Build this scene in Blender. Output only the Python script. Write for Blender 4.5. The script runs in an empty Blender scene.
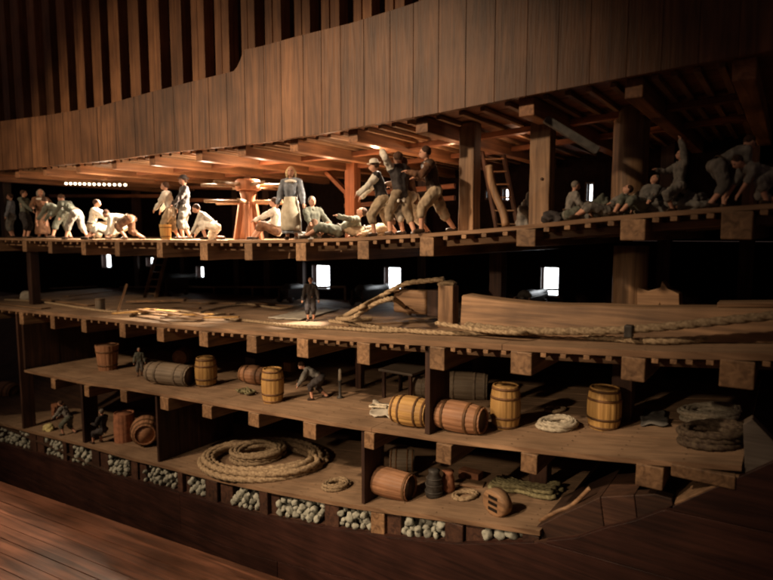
import bpy, bmesh, math, random
from mathutils import Vector, Matrix, Euler, noise
random.seed(7)
R = math.radians
sc = bpy.context.scene
col = sc.collection
# ------------------------------------------------------------------ camera
D = 1.5
F = 581.0
CAM = Vector((0, -D, 0))
ROT = Euler((R(90-5.5), 0, R(34.8)), 'XYZ')
RM = ROT.to_matrix()
cd = bpy.data.cameras.new('camera'); cam = bpy.data.objects.new('camera', cd); col.objects.link(cam)
cam.location = CAM; cam.rotation_euler = ROT
cd.sensor_width = 36; cd.lens = F/773*36; cd.clip_start = .02; cd.clip_end = 60
cd.dof.use_dof = True; cd.dof.focus_distance = 2.0; cd.dof.aperture_fstop = 2.6
sc.camera = cam

def ray(px, py):
    return RM @ Vector(((px-386.5)/F, -(py-290)/F, -1))
def P(px, py, Y=0.0):                     # where the sight line meets the vertical plane y = Y
    d = ray(px, py); return CAM + d*((Y-CAM.y)/d.y)
def mpp(p):                               # metres one photo pixel spans at p
    return -(RM.transposed() @ (p-CAM)).z/F

def interp(pts, x):
    if x <= pts[0][0]:
        a, b = pts[0], pts[1]
    elif x >= pts[-1][0]:
        a, b = pts[-2], pts[-1]
    else:
        for a, b in zip(pts, pts[1:]):
            if a[0] <= x <= b[0]: break
    return a[1] + (b[1]-a[1])*(x-a[0])/(b[0]-a[0])

LIP = {
 'top': [(-60,175),(0,169),(101,160),(168,151),(260,141),(317,133),(384,121),(438,112),(510,97.5),(614,78),(715,59),(773,49),(860,34)],
 'upper': [(-60,238),(0,238),(75,239.5),(150,239.5),(200,240),(280,240),(350,238),(410,234.5),(500,227.5),(600,217),(700,208.5),(773,203),(860,197)],
 'mid': [(-60,300),(0,307),(78,315),(155,323),(200,327),(283,332.6),(380,338),(463,342),(560,347),(670,351.5),(773,353),(860,354)],
 'low': [(24,370),(83,382),(130,388),(160,393),(213,402.5),(290,415),(323,421),(400,432),(453,440),(530,448),(583,454),(637,459),(742,465.5)],
 'hold': [(-60,408),(0,423),(88,445),(129,457),(155,463),(228,481),(279,491),(350,504),(397,510.5),(444,517),(499,525),(540,531)],
}
PROF = {k: [(P(a, b).x, P(a, b).z) for a, b in v] for k, v in LIP.items()}
THICK = {'top': .006, 'upper': .011, 'mid': .017, 'low': .013, 'hold': .015}
WID = {'top': 1.15, 'upper': 1.15, 'mid': 1.15, 'low': .95, 'hold': .62}
def zdeck(k, x): return interp(PROF[k], x)
def on(k, px, py):                        # point of deck k seen at pixel (px, py)
    lo, hi = -.2, 1.3
    f = lambda Y: (lambda p: p.z - zdeck(k, p.x))(P(px, py, Y))
    flo = f(lo)
    for _ in range(40):
        m = (lo+hi)/2
        if (f(m) > 0) == (flo > 0): lo = m
        else: hi = m
    p = P(px, py, lo); p.z = zdeck(k, p.x); return p
def at(k, px, Y):                         # point of deck k under column px at depth Y
    p = P(px, 240, Y)
    p = Vector((p.x, p.y, zdeck(k, p.x)))
    for _ in range(4):
        # keep the column under the camera pitch
        q = RM.transposed() @ (p-CAM); cur = 386.5 + F*q.x/(-q.z)
        p.x += (px-cur)*mpp(p)*1.0
        p.z = zdeck(k, p.x)
    return p

# ------------------------------------------------------------------ materials
MATS = {}
def new_mat(name):
    m = bpy.data.materials.new(name); m.use_nodes = True
    nt = m.node_tree; b = nt.nodes['Principled BSDF']; return m, nt, b
def wood(name, dark, light, axis='x', rough=.6, *, var=1.0, scale=1.0, dust=0.0, spec=.3, bump=.25, dustcol=(.34,.25,.165)):
    m, nt, b = new_mat(name); N = nt.nodes; L = nt.links
    tc = N.new('ShaderNodeTexCoord'); mp = N.new('ShaderNodeMapping')
    s = [38*scale]*3; s['xyz'.index(axis)] = 2.2*scale
    oi = N.new('ShaderNodeObjectInfo')
    ml = N.new('ShaderNodeMath'); ml.operation = 'MULTIPLY'; ml.inputs[1].default_value = 37
    L.new(oi.outputs['Random'], ml.inputs[0])
    ad = N.new('ShaderNodeVectorMath'); ad.operation = 'ADD'
    L.new(tc.outputs['Object'], mp.inputs['Vector']); mp.inputs['Scale'].default_value = s
    L.new(mp.outputs['Vector'], ad.inputs[0])
    L.new(ml.outputs[0], ad.inputs[1])
    n1 = N.new('ShaderNodeTexNoise'); n1.inputs['Scale'].default_value = 1.4; n1.inputs['Detail'].default_value = 6
    n1.inputs['Distortion'].default_value = 1.1; L.new(ad.outputs[0], n1.inputs['Vector'])
    n2 = N.new('ShaderNodeTexNoise'); n2.inputs['Scale'].default_value = 6*scale; n2.inputs['Detail'].default_value = 5
    L.new(tc.outputs['Object'], n2.inputs['Vector'])
    n3 = N.new('ShaderNodeTexNoise'); n3.inputs['Scale'].default_value = 5.0; n3.inputs['Detail'].default_value = 3
    L.new(ad.outputs[0], n3.inputs['Vector'])
    cr = N.new('ShaderNodeValToRGB'); cr.color_ramp.elements[0].position = .32; cr.color_ramp.elements[1].position = .7
    cr.color_ramp.elements[0].color = (*dark, 1); cr.color_ramp.elements[1].color = (*light, 1)
    L.new(n1.outputs['Fac'], cr.inputs['Fac'])
    mx = N.new('ShaderNodeMix'); mx.data_type = 'RGBA'; mx.blend_type = 'MULTIPLY'; mx.inputs['Factor'].default_value = .75
    cr2 = N.new('ShaderNodeValToRGB'); cr2.color_ramp.elements[0].position = .3; cr2.color_ramp.elements[1].position = .68
    cr2.color_ramp.elements[0].color = (.42, .4, .38, 1); cr2.color_ramp.elements[1].color = (1.1, 1.08, 1.05, 1)
    L.new(n2.outputs['Fac'], cr2.inputs['Fac'])
    L.new(cr.outputs['Color'], mx.inputs['A']); L.new(cr2.outputs['Color'], mx.inputs['B'])
    # each piece its own shade
    hv = N.new('ShaderNodeHueSaturation'); mr = N.new('ShaderNodeMapRange')
    mr.inputs['To Min'].default_value = 1-.28*var; mr.inputs['To Max'].default_value = 1+.25*var
    L.new(oi.outputs['Random'], mr.inputs['Value']); L.new(mr.outputs['Result'], hv.inputs['Value'])
    L.new(mx.outputs['Result'], hv.inputs['Color'])
    out = hv.outputs['Color']
    if dust:
        ge = N.new('ShaderNodeNewGeometry'); sx = N.new('ShaderNodeSeparateXYZ'); L.new(ge.outputs['Normal'], sx.inputs[0])
        m1 = N.new('ShaderNodeMath'); m1.operation = 'MULTIPLY'; L.new(sx.outputs['Z'], m1.inputs[0]); L.new(n2.outputs['Fac'], m1.inputs[1])
        m2 = N.new('ShaderNodeMath'); m2.operation = 'MULTIPLY'; m2.use_clamp = True; L.new(m1.outputs[0], m2.inputs[0]); m2.inputs[1].default_value = dust
        md = N.new('ShaderNodeMix'); md.data_type = 'RGBA'; L.new(m2.outputs[0], md.inputs['Factor'])
        L.new(out, md.inputs['A']); md.inputs['B'].default_value = (*dustcol, 1); out = md.outputs['Result']
    L.new(out, b.inputs['Base Color'])
    b.inputs['Roughness'].default_value = rough; b.inputs['Specular IOR Level'].default_value = spec
    bp = N.new('ShaderNodeBump'); bp.inputs['Strength'].default_value = bump; bp.inputs['Distance'].default_value = .002
    L.new(n3.outputs['Fac'], bp.inputs['Height']); L.new(bp.outputs['Normal'], b.inputs['Normal'])
    MATS[name] = m; return m
def plain(name, c, c2=None, rough=.8, scale=60, bump=.3, spec=.2):
    m, nt, b = new_mat(name); N = nt.nodes; L = nt.links
    c2 = c2 or tuple(v*.6 for v in c)
    tc = N.new('ShaderNodeTexCoord'); n = N.new('ShaderNodeTexNoise'); n.inputs['Scale'].default_value = scale; n.inputs['Detail'].default_value = 5
    L.new(tc.outputs['Object'], n.inputs['Vector'])
    cr = N.new('ShaderNodeValToRGB'); cr.color_ramp.elements[0].position = .35; cr.color_ramp.elements[1].position = .65
    cr.color_ramp.elements[0].color = (*c2, 1); cr.color_ramp.elements[1].color = (*c, 1)
    L.new(n.outputs['Fac'], cr.inputs['Fac'])
    oi = N.new('ShaderNodeObjectInfo'); hv = N.new('ShaderNodeHueSaturation'); mr = N.new('ShaderNodeMapRange')
    mr.inputs['To Min'].default_value = .75; mr.inputs['To Max'].default_value = 1.2
    L.new(oi.outputs['Random'], mr.inputs['Value']); L.new(mr.outputs['Result'], hv.inputs['Value']); L.new(cr.outputs['Color'], hv.inputs['Color'])
    L.new(hv.outputs['Color'], b.inputs['Base Color']); b.inputs['Roughness'].default_value = rough; b.inputs['Specular IOR Level'].default_value = spec
    bp = N.new('ShaderNodeBump'); bp.inputs['Strength'].default_value = bump; bp.inputs['Distance'].default_value = .001
    L.new(n.outputs['Fac'], bp.inputs['Height']); L.new(bp.outputs['Normal'], b.inputs['Normal'])
    MATS[name] = m; return m
def emis(name, c, s):
    m, nt, b = new_mat(name)
    b.inputs['Base Color'].default_value = (.5,.5,.5,1); b.inputs['Emission Color'].default_value = (*c, 1); b.inputs['Emission Strength'].default_value = s
    MATS[name] = m; return m

DK = (.10,.055,.030); LT = (.33,.205,.115)
for ax in 'xyz':
    wood('timber_'+ax, (.13,.072,.038), (.33,.195,.105), ax, dust=.5)
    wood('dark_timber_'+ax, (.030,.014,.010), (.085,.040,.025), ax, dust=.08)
    wood('red_timber_'+ax, (.16,.060,.028), (.34,.135,.062), ax)
wood('deck_wood', (.17,.095,.052), (.38,.235,.14), 'x', dust=.6, rough=.75)
wood('board_wood', (.090,.040,.019), (.225,.105,.047), 'z', rough=.5, bump=.5, var=.5)
wood('slat_wood', (.22,.095,.045), (.42,.20,.090), 'z', rough=.5)
wood('hull_wood', (.022,.009,.007), (.055,.021,.015), 'x', rough=.5, spec=.3)
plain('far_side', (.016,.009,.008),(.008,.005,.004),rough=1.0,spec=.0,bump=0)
wood('floor_wood', (.050,.023,.014), (.17,.075,.046), 'x', rough=.4, spec=.4, scale=.8)
wood('barrel_wood', (.36,.20,.065), (.62,.38,.13), 'z', dust=.2)
wood('barrel_red', (.26,.125,.065), (.42,.22,.12), 'z', dust=.2)
wood('barrel_grey', (.12,.095,.07), (.22,.18,.135), 'z', dust=.6)
wood('hoop_wood', (.09,.045,.02), (.19,.095,.04), 'x')
wood('head_wood', (.045,.028,.02), (.10,.06,.04), 'x')
wood('grey_board', (.11,.09,.075), (.20,.17,.145), 'x', dust=.5)
plain('rope', (.36,.27,.17), (.18,.125,.075), scale=120)
plain('rope_dark', (.10,.075,.05), (.045,.03,.022), scale=120)
plain('rope_pale', (.62,.56,.44), (.38,.33,.25), scale=120)
plain('rope_green', (.22,.20,.11), (.11,.095,.05), scale=120)
plain('canvas', (.52,.48,.40), (.34,.30,.25), scale=40)
plain('canvas_grey', (.17,.16,.145), (.085,.08,.075), scale=40)
plain('cloth_yellow', (.50,.44,.20), (.30,.26,.12), scale=50)
plain('skin', (.52,.29,.20), (.42,.22,.15), rough=.55, scale=30, bump=.1)
plain('cl_white', (.68,.64,.56), (.50,.46,.40), scale=50)
plain('cl_greygreen', (.12,.125,.10), (.07,.075,.06), scale=60)
plain('cl_grey', (.20,.185,.165), (.11,.10,.09), scale=60)
plain('cl_brown', (.15,.075,.04), (.08,.04,.025), scale=60)
plain('cl_tan', (.32,.25,.17), (.20,.15,.10), scale=60)
plain('cl_dark', (.045,.04,.04), (.025,.02,.02), scale=60)
plain('cl_blue', (.25,.27,.31), (.16,.18,.21), scale=60)
plain('cl_apron', (.46,.41,.32), (.32,.28,.21), scale=50)
plain('hair_brown', (.07,.035,.02), (.03,.015,.01), scale=200)
plain('hair_blond', (.48,.36,.20), (.30,.21,.11), scale=200)
plain('hair_grey', (.20,.17,.14), (.10,.085,.07), scale=200)
plain('leather', (.06,.035,.022), (.03,.018,.012), rough=.5, scale=40)
plain('eye', (.02,.015,.012), rough=.3)
plain('stone', (.46,.455,.39), (.18,.19,.155), rough=.75, scale=45, bump=.6)
plain('iron', (.06,.055,.05), (.03,.025,.022), rough=.45, scale=60)
plain('clay', (.30,.13,.07), (.18,.08,.045), scale=40)
plain('greenery', (.14,.15,.09), (.07,.075,.045), scale=60)
plain('backdrop', (.012,.009,.010), (.006,.005,.006))
plain('brown_wall', (.11,.050,.030), (.07,.030,.018))
emis('port_glow', (.92,.97,1.0), 7.0)
emis('bulb_glint_glow', (1.0,.80,.52), 9.0)

# ------------------------------------------------------------------ builders
class MB:
    def __init__(s): s.v = []; s.f = []; s.sm = []
    def add(s, vs, fs, smooth=False):
        o = len(s.v); s.v += [Vector(v) for v in vs]
        s.f += [[i+o for i in f] for f in fs]; s.sm += [smooth]*len(fs)
    def box(s, a, b, M=None, bev=0):      # corners a, b
        x0,y0,z0 = a; x1,y1,z1 = b
        vs = [Vector(v) for v in ((x0,y0,z0),(x1,y0,z0),(x1,y1,z0),(x0,y1,z0),(x0,y0,z1),(x1,y0,z1),(x1,y1,z1),(x0,y1,z1))]
        if M: vs = [M@v for v in vs]
        s.add(vs, [(0,3,2,1),(4,5,6,7),(0,1,5,4),(1,2,6,5),(2,3,7,6),(3,0,4,7)])
    def hexa(s, vs):
        s.add(vs, [(0,3,2,1),(4,5,6,7),(0,1,5,4),(1,2,6,5),(2,3,7,6),(3,0,4,7)])
    def bar(s, a, b, w, h, up=Vector((0,0,1))):
        a = Vector(a); b = Vector(b); d = (b-a).normalized(); x = d.cross(up)
        if x.length < 1e-4: x = d.cross(Vector((0,1,0)))
        x.normalize(); u = x.cross(d); vs = []
        for p in (a, b):
            pass
        q = lambda p, i, j: p + x*w/2*i + u*h/2*j
        s.hexa([q(a,-1,-1), q(a,1,-1), q(b,1,-1), q(b,-1,-1), q(a,-1,1), q(a,1,1), q(b,1,1), q(b,-1,1)])
    def tube(s, pts, rad, n=10, twist=None, tw_amp=.20, caps=True, closed=False, strands=3):
        pts = [Vector(p) for p in pts]; rings = []; L = 0; prev = None; ref = None
        m = len(pts)
        for i, p in enumerate(pts):
            a = pts[(i-1) % m] if (closed or i > 0) else p
            b = pts[(i+1) % m] if (closed or i < m-1) else p
            t = (b-a).normalized() if (b-a).length > 1e-9 else Vector((0,0,1))
            if ref is None:
                ref = t.orthogonal().normalized()
            ref = (ref - t*ref.dot(t))
            ref = ref.normalized() if ref.length > 1e-6 else t.orthogonal().normalized()
            bi = t.cross(ref)
            if i: L += (p-pts[i-1]).length
            r = rad[i] if isinstance(rad, (list, tuple)) else rad
            ring = []
            for k in range(n):
                th = 2*math.pi*k/n
                rr = r
                if twist: rr = r*(1.08 - tw_amp*2.2*(1-abs(math.cos(strands/2*(th - twist*L/r))))**1.3)
                ring.append(p + (ref*math.cos(th)+bi*math.sin(th))*rr)
            rings.append(ring)
        vs = [v for r_ in rings for v in r_]; fs = []
        rr = range(m if closed else m-1)
        for i in rr:
            j = (i+1) % m
            for k in range(n):
                k2 = (k+1) % n
                fs.append((i*n+k, i*n+k2, j*n+k2, j*n+k))
        if caps and not closed:
            fs.append(tuple(reversed(range(n)))); fs.append(tuple((m-1)*n+k for k in range(n)))
        s.add(vs, fs, True)
    def lathe(s, prof, n=24, M=None, groove=0, gn=14, smooth=True, cap=True):
        vs = []; fs = []
        for r, z in prof:
            for k in range(n):
                th = 2*math.pi*k/n; rr = r
                if groove and (k % max(1, n//gn)) == 0: rr = r - groove
                vs.append(Vector((rr*math.cos(th), rr*math.sin(th), z)))
        if M: vs = [M@v for v in vs]
        m = len(prof)
        for i in range(m-1):
            for k in range(n):
                k2 = (k+1) % n; fs.append((i*n+k, i*n+k2, (i+1)*n+k2, (i+1)*n+k))
        if cap:
            fs.append(tuple(reversed(range(n)))); fs.append(tuple((m-1)*n+k for k in range(n)))
        s.add(vs, fs, smooth)
    def ball(s, c, r, sub=2, M=None):
        bm = bmesh.new(); bmesh.ops.create_icosphere(bm, subdivisions=sub, radius=1)
        rr = r if isinstance(r, (tuple, list)) else (r, r, r); c = Vector(c)
        vs = []
        for v in bm.verts:
            q = Vector((v.co.x*rr[0], v.co.y*rr[1], v.co.z*rr[2]))
            if M: q = M@q
            vs.append(c+q)
        s.add(vs, [[v.index for v in f.verts] for f in bm.faces], True); bm.free()
    def cone(s, a, b, ra, rb, n=12):
        s.tube([a, b], [ra, rb], n)
        s.ball(a, ra, 2); s.ball(b, rb, 2)
    def mesh(s, name, mat, off=Vector((0,0,0)), bev=0):
        me = bpy.data.meshes.new(name)
        me.from_pydata([tuple(v-off) for v in s.v], [], s.f)
        if any(s.sm): me.polygons.foreach_set('use_smooth', s.sm)
        me.materials.append(MATS[mat]); me.update(); return me
    def obj(s, name, mat, parent=None, bev=0, world=True):
        off = parent.matrix_basis.translation if (parent and world) else Vector((0,0,0))
        if parent and world and parent.parent: off = parent.parent.location + off
        me = s.mesh(name, mat, off)
        o = bpy.data.objects.new(name, me); col.objects.link(o)
        if parent: o.parent = parent
        if bev:
            b = o.modifiers.new('bevel', 'BEVEL'); b.width = bev; b.segments = 2; b.limit_method = 'ANGLE'; b.angle_limit = R(50)
        return o
def tag(o, label=None, cat=None, group=None, kind=None):
    if label: o['label'] = label
    if cat: o['category'] = cat
    if group: o['group'] = group
    if kind: o['kind'] = kind
    return o
def thing(name, loc, label, cat, group=None, rz=0):
    o = bpy.data.objects.new(name, None); col.objects.link(o); o.location = loc; o.rotation_euler = (0,0,rz); o.empty_display_size = .02
    return tag(o, label, cat, group)
def solo(mb, name, mat, label, cat, group=None, bev=0, kind=None, base=None):
    base = base or Vector((sum(v.x for v in mb.v)/len(mb.v), sum(v.y for v in mb.v)/len(mb.v), min(v.z for v in mb.v)))
    me = mb.mesh(name, mat, base); o = bpy.data.objects.new(name, me); col.objects.link(o); o.location = base
    if bev:
        b = o.modifiers.new('bevel', 'BEVEL'); b.width = bev; b.segments = 2; b.limit_method = 'ANGLE'; b.angle_limit = R(50)
    return tag(o, label, cat, group, kind)
def copy_tree(o, parent=None):
    c = o.copy(); col.objects.link(c); c.parent = parent
    for ch in list(o.children): copy_tree(ch, c)
    return c
def spline(pts, n=12):
    pts = [Vector(p) for p in pts]; out = []
    for i in range(len(pts)-1):
        p0 = pts[max(i-1,0)]; p1 = pts[i]; p2 = pts[i+1]; p3 = pts[min(i+2,len(pts)-1)]
        for k in range(n):
            t = k/n
            out.append(.5*((2*p1)+(p2-p0)*t+(2*p0-5*p1+4*p2-p3)*t*t+(3*p1-p0-3*p2+p3)*t**3))
    out.append(pts[-1]); return out
def resample(pts, step):
    out = [pts[0]]; acc = 0
    for a, b in zip(pts, pts[1:]):
        d = (b-a).length
        if d < 1e-9: continue
        t = step-acc
        while t <= d:
            out.append(a+(b-a)*(t/d)); t += step
        acc = (acc+d) % step
    return out

# ================================================================== SHIP
ship = thing('cutaway_ship', (-1.2, 0, -.9), 'dusty wooden model of a ship cut open lengthwise, showing its decks and hold', 'model ship')

XL, XR = P(-60,240).x, .35
def deck(k, x0, x1, planks=None, mat='deck_wood'):
    mb = MB(); W = WID[k]; t = THICK[k]; y = 0.0; i = 0
    ws = []
    while y < W-.001:
        w = .085+.02*random.random()
        w = min(w, W-y); ws.append((y, y+w)); y += w
    for (ya, yb) in ws:
        x = x0; jl = []
        cuts = [x0]; 
        while cuts[-1] < x1: cuts.append(min(x1, cuts[-1] + .55+.6*random.random()))
        for ca, cb in zip(cuts, cuts[1:]):
            n = max(2, int((cb-ca)/.08)); dz = random.uniform(-.0008, .0008)
            vs = []; fs = []
            for j in range(n+1):
                xx = ca+.0006 + (cb-ca-.0012)*j/n; z = zdeck(k, xx)+dz
                ed = .0 if ya > 0 else random.uniform(-.0008,.0008)
                vs += [(xx, ya+.0013*(ya>0)+ed, z), (xx, yb-.0018, z), (xx, yb-.0018, z-t), (xx, ya+.0008+ed, z-t)]
            for j in range(n):
                a = j*4; b = a+4
                fs += [(a, b, b+1, a+1), (a+1, b+1, b+2, a+2), (a+2, b+2, b+3, a+3), (a+3, b+3, b, a)]
            fs += [(0,1,2,3), (n*4+3, n*4+2, n*4+1, n*4)]
            mb.add(vs, fs)
    dko = mb.obj('deck', mat, ship, bev=0)
    if k != 'top':
        nb = MB(); xx = x0+.05; i = 0
        while xx < x1-.03:
            y = .02
            while y < min(W, .55):
                z = zdeck(k, xx); r_ = .0024
                cx = xx+random.uniform(-.004,.004); cy = y+random.uniform(-.004,.004); i0 = len(nb.v)
                nb.add([(cx+r_*math.cos(t*math.pi/3), cy+r_*math.sin(t*math.pi/3), z+.0013) for t in range(6)], [(0,1,2,3,4,5)])
                y += .045 if int(y*100)%2 else .04
            xx += .145
        tag(nb.obj('treenail', 'leather', dko), kind='stuff')
    return dko

dk = {}
dk['top'] = deck('top', XL, XR, mat='red_timber_x')
dk['upper'] = deck('upper', XL, XR)
dk['mid'] = deck('mid', XL, XR)
dk['low'] = deck('low', P(24,370).x, P(742,465).x)
dk['hold'] = deck('hold', XL, P(540,531).x)
dk['upper']['label'] = 'thin upper deck with people on it'
dk['mid']['label'] = 'middle deck carrying the long cables'
dk['low']['label'] = 'lower deck where most barrels stand'
dk['hold']['label'] = 'hold floor above the ballast stones'
dk['top']['label'] = 'reddish deck overhead behind the board wall'

BEAMS = {
 'top': [(-14,9,9),(16,9,9),(44,9,9),(77,9,9),(113,9,9),(151,10,10),(198,11,11),(241,12,11),(293,12,13),(352,13,13),(421,15,15),(526,17,18),(634,18,20),(745,22,22)],
 'upper': [(-6,9,11),(25,9,11),(51,8,12),(84,9,13),(118,9,14),(160,10,15),(205,12,17),(250,12,17),(302,14,18),(364,15,18),(428,17,19),(527,21,17),(634,25,21),(738,29,28),(850,34,30)],
 'mid': [(-10,9,11),(22,9,12),(53,9,13),(85,10,13),(123,11,14),(161,12,14),(204,14,15),(253,15,17),(303,16,19),(364,17,22),(438,18,23),(522,23,23),(634,24,24),(738,32,28),(850,36,30)],
 'low': [(54,9,10),(88,9,11),(124,12,12),(165,14,13),(208,15,13),(254,16,14),(310,18,16),(370,13,17),(445,18,20),(530,18,20),(650,27,23),(703,60,13)],
}
wood('lamplit_timber', (.16,.075,.038), (.36,.175,.085), 'y', dust=.1)  # orange lamplight on the overhead beams put into the wood colour
bmat = {'top': 'lamplit_timber', 'upper': 'timber_y', 'mid': 'timber_y', 'low': 'timber_y'}
joist_mbs = []
for k, lst in BEAMS.items():
    W = WID[k]; xs = []
    for (px, w, h) in lst:
        lip = interp(LIP[k], px); p = P(px, lip+3); m = mpp(p)
        wx = w*m/ .95*.9; hz = h*m
        z1 = zdeck(k, p.x)-THICK[k]-.0015
        mb = MB(); pr = random.uniform(.003,.010)
        sl = .0
        nn = 10
        # beam with slight taper and roughness, running inboard
        vs=[];fs=[]
        y0 = -pr if k != 'top' else .004
        for j in range(nn+1):
            yy = y0 + (W-y0)*j/nn
            e = lambda: random.uniform(-.0008,.0008)
            vs += [(p.x-wx/2+e(), yy, z1-hz+e()), (p.x+wx/2+e(), yy, z1-hz+e()), (p.x+wx/2+e(), yy, z1), (p.x-wx/2+e(), yy, z1)]
        for j in range(nn):
            a=j*4;b=a+4
            fs += [(a,a+1,b+1,b),(a+1,a+2,b+2,b+1),(a+2,a+3,b+3,b+2),(a+3,a,b,b+3)]
        fs += [(0,3,2,1),(nn*4,nn*4+1,nn*4+2,nn*4+3)]
        mb.add(vs, fs)
        mb.obj('deck_beam', bmat[k], dk[k], bev=.0025)
        xs.append((p.x, wx, hz))
    # carlings and joists in the bays
    for (xa, wa, ha), (xb, wb, hb) in zip(xs, xs[1:]):
        if k == 'low' : continue
        a = xa+wa/2+.001; b = xb-wb/2-.001
        if b-a < .02: continue
        zt = lambda x: zdeck(k, x)-THICK[k]-.0015
        ymin = .035
        for yy in ((.055, .30, .62) if k != 'top' else (.30,.62)):
            mb = MB(); hh = .018
            d = .012 if yy == .055 else .012
            mb.hexa([(a,yy,zt(a)-d-hh),(b,yy,zt(b)-d-hh),(b,yy+.03,zt(b)-d-hh),(a,yy+.03,zt(a)-d-hh),
                     (a,yy,zt(a)-d),(b,yy,zt(b)-d),(b,yy+.03,zt(b)-d),(a,yy+.03,zt(a)-d)])
            mb.obj('carling', 'timber_x' if k != 'top' else 'red_timber_x', dk[k], bev=.0015)
        n = 4 if (b-a) > .14 else 3
        for j in range(n):
            xx = a+(b-a)*(j+.5)/n + random.uniform(-.004,.004); w = .0075
            mb = MB(); zz = zt(xx)
            mb.box((xx-w, -.002 if k != 'top' else .01, zz-.0115), (xx+w, W-.01, zz-.0002))
            joist_mbs.append((xx, k, mb))
joist_mbs.sort(key=lambda t: -t[0])
for x, k, mb in joist_mbs[:98]: mb.obj('joist', 'timber_y', dk[k], bev=.001)
rest = {}
for x, k, mb in joist_mbs[98:]:
    r_ = rest.setdefault(k, MB()); o = len(r_.v); r_.v += mb.v; r_.f += [[i+o for i in f] for f in mb.f]; r_.sm += mb.sm
for k, mb in rest.items(): tag(mb.obj('joist', 'timber_y', dk[k]), kind='stuff')

# inner far side of the hull with its gun ports
PORTS = [  # px0, py0, px1, py1 on the far side
 (541,268,559,295), (385,268,401,289), (313,266,330,288), (197,267,204,277), (103,255,111,267), (147,258,154,266),
 (587,184,593,201), (487,191,493,198), (503,189,509,200)]
YF = 1.16
rects = []
for a,b,c,d in PORTS:
    p = P(a,d,YF); q = P(c,b,YF); rects.append((p.x, p.z, q.x, q.z))
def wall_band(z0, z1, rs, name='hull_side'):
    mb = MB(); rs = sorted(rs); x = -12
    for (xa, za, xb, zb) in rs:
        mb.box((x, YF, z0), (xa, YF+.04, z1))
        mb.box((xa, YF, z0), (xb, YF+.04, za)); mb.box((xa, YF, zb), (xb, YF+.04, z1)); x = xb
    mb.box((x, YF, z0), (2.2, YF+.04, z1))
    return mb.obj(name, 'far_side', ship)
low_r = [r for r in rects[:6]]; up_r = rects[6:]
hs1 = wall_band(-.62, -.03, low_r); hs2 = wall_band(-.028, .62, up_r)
for i, (xa, za, xb, zb) in enumerate(rects):
    mb = MB(); t = .008
    mb.box((xa-t, YF-.006, za-t), (xa, YF+.0, zb+t)); mb.box((xb, YF-.006, za-t), (xb+t, YF, zb+t))
    mb.box((xa, YF-.006, zb), (xb, YF, zb+t)); mb.box((xa, YF-.006, za-t), (xb, YF, za))
    fr = mb.obj('gun_port', 'dark_timber_x', hs1 if i < 6 else hs2)
    mb = MB(); mb.box((xa-.01, YF+.045, za-.01), (xb+.01, YF+.05, zb+.01))
    mb.obj('lit_opening', 'port_glow', hs1 if i < 6 else hs2)
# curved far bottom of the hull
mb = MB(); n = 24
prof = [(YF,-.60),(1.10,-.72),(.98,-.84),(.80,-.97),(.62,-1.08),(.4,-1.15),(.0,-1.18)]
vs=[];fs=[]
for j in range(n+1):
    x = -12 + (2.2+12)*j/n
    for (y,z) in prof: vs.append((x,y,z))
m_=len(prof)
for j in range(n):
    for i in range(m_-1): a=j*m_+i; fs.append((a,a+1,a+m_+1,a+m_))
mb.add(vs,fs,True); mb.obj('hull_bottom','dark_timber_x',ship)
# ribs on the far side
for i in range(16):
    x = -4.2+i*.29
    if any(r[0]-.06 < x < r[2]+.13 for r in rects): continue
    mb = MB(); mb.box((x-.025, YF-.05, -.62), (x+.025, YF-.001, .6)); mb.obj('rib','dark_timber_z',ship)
# rail along the far side catching light
mb = MB(); a=P(120,287,1.05); b=P(345,287,1.05)
mb.bar(a,b,.012,.012)
for i in range(7):
    p=a.lerp(b,i/6); mb.box((p.x-.006,p.y-.004,zdeck('mid',p.x)),(p.x+.006,p.y+.004,p.z-.006))
mb.obj('rail','timber_x',ship)

# hull planking below the cut, down to the floor
ZF = -.95
ZG = -1.75
HL = [(-80,420),(-40,431),(0,443),(43,455),(100,472),(170,490),(225,506),(260,515),(300,523),(350,531),(400,538),(460,543.5),(537,542),(576,538),(605,528),(634,521),(674,506),(735,479),(773,462),(830,436)]
FB = [(-80,455),(-40,469),(0,481),(50,495),(103,511),(150,529),(200,546),(259,568),(320,592),(400,625),(500,668),(620,722),(773,790),(880,840)]
def on_floor(px, py):
    d = ray(px, py); return CAM + d*((ZF-CAM.z)/d.z)
top_e = [P(a, b, -.004) for a, b in HL]
def by_px(E, L, px):
    for (a, _), (b, _), p, q in zip(L, L[1:], E, E[1:]):
        if a <= px <= b: return p.lerp(q, (px-a)/(b-a))
    return E[0] if px < L[0][0] else E[-1]
def strake_z(x):
    x5 = P(540,540).x
    z5 = P(540,541).z
    if x > x5: return z5 + (x-x5)*.03
    return interp([(P(a,b).x, P(a,b).z) for a, b in HL[:15]], x)
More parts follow.
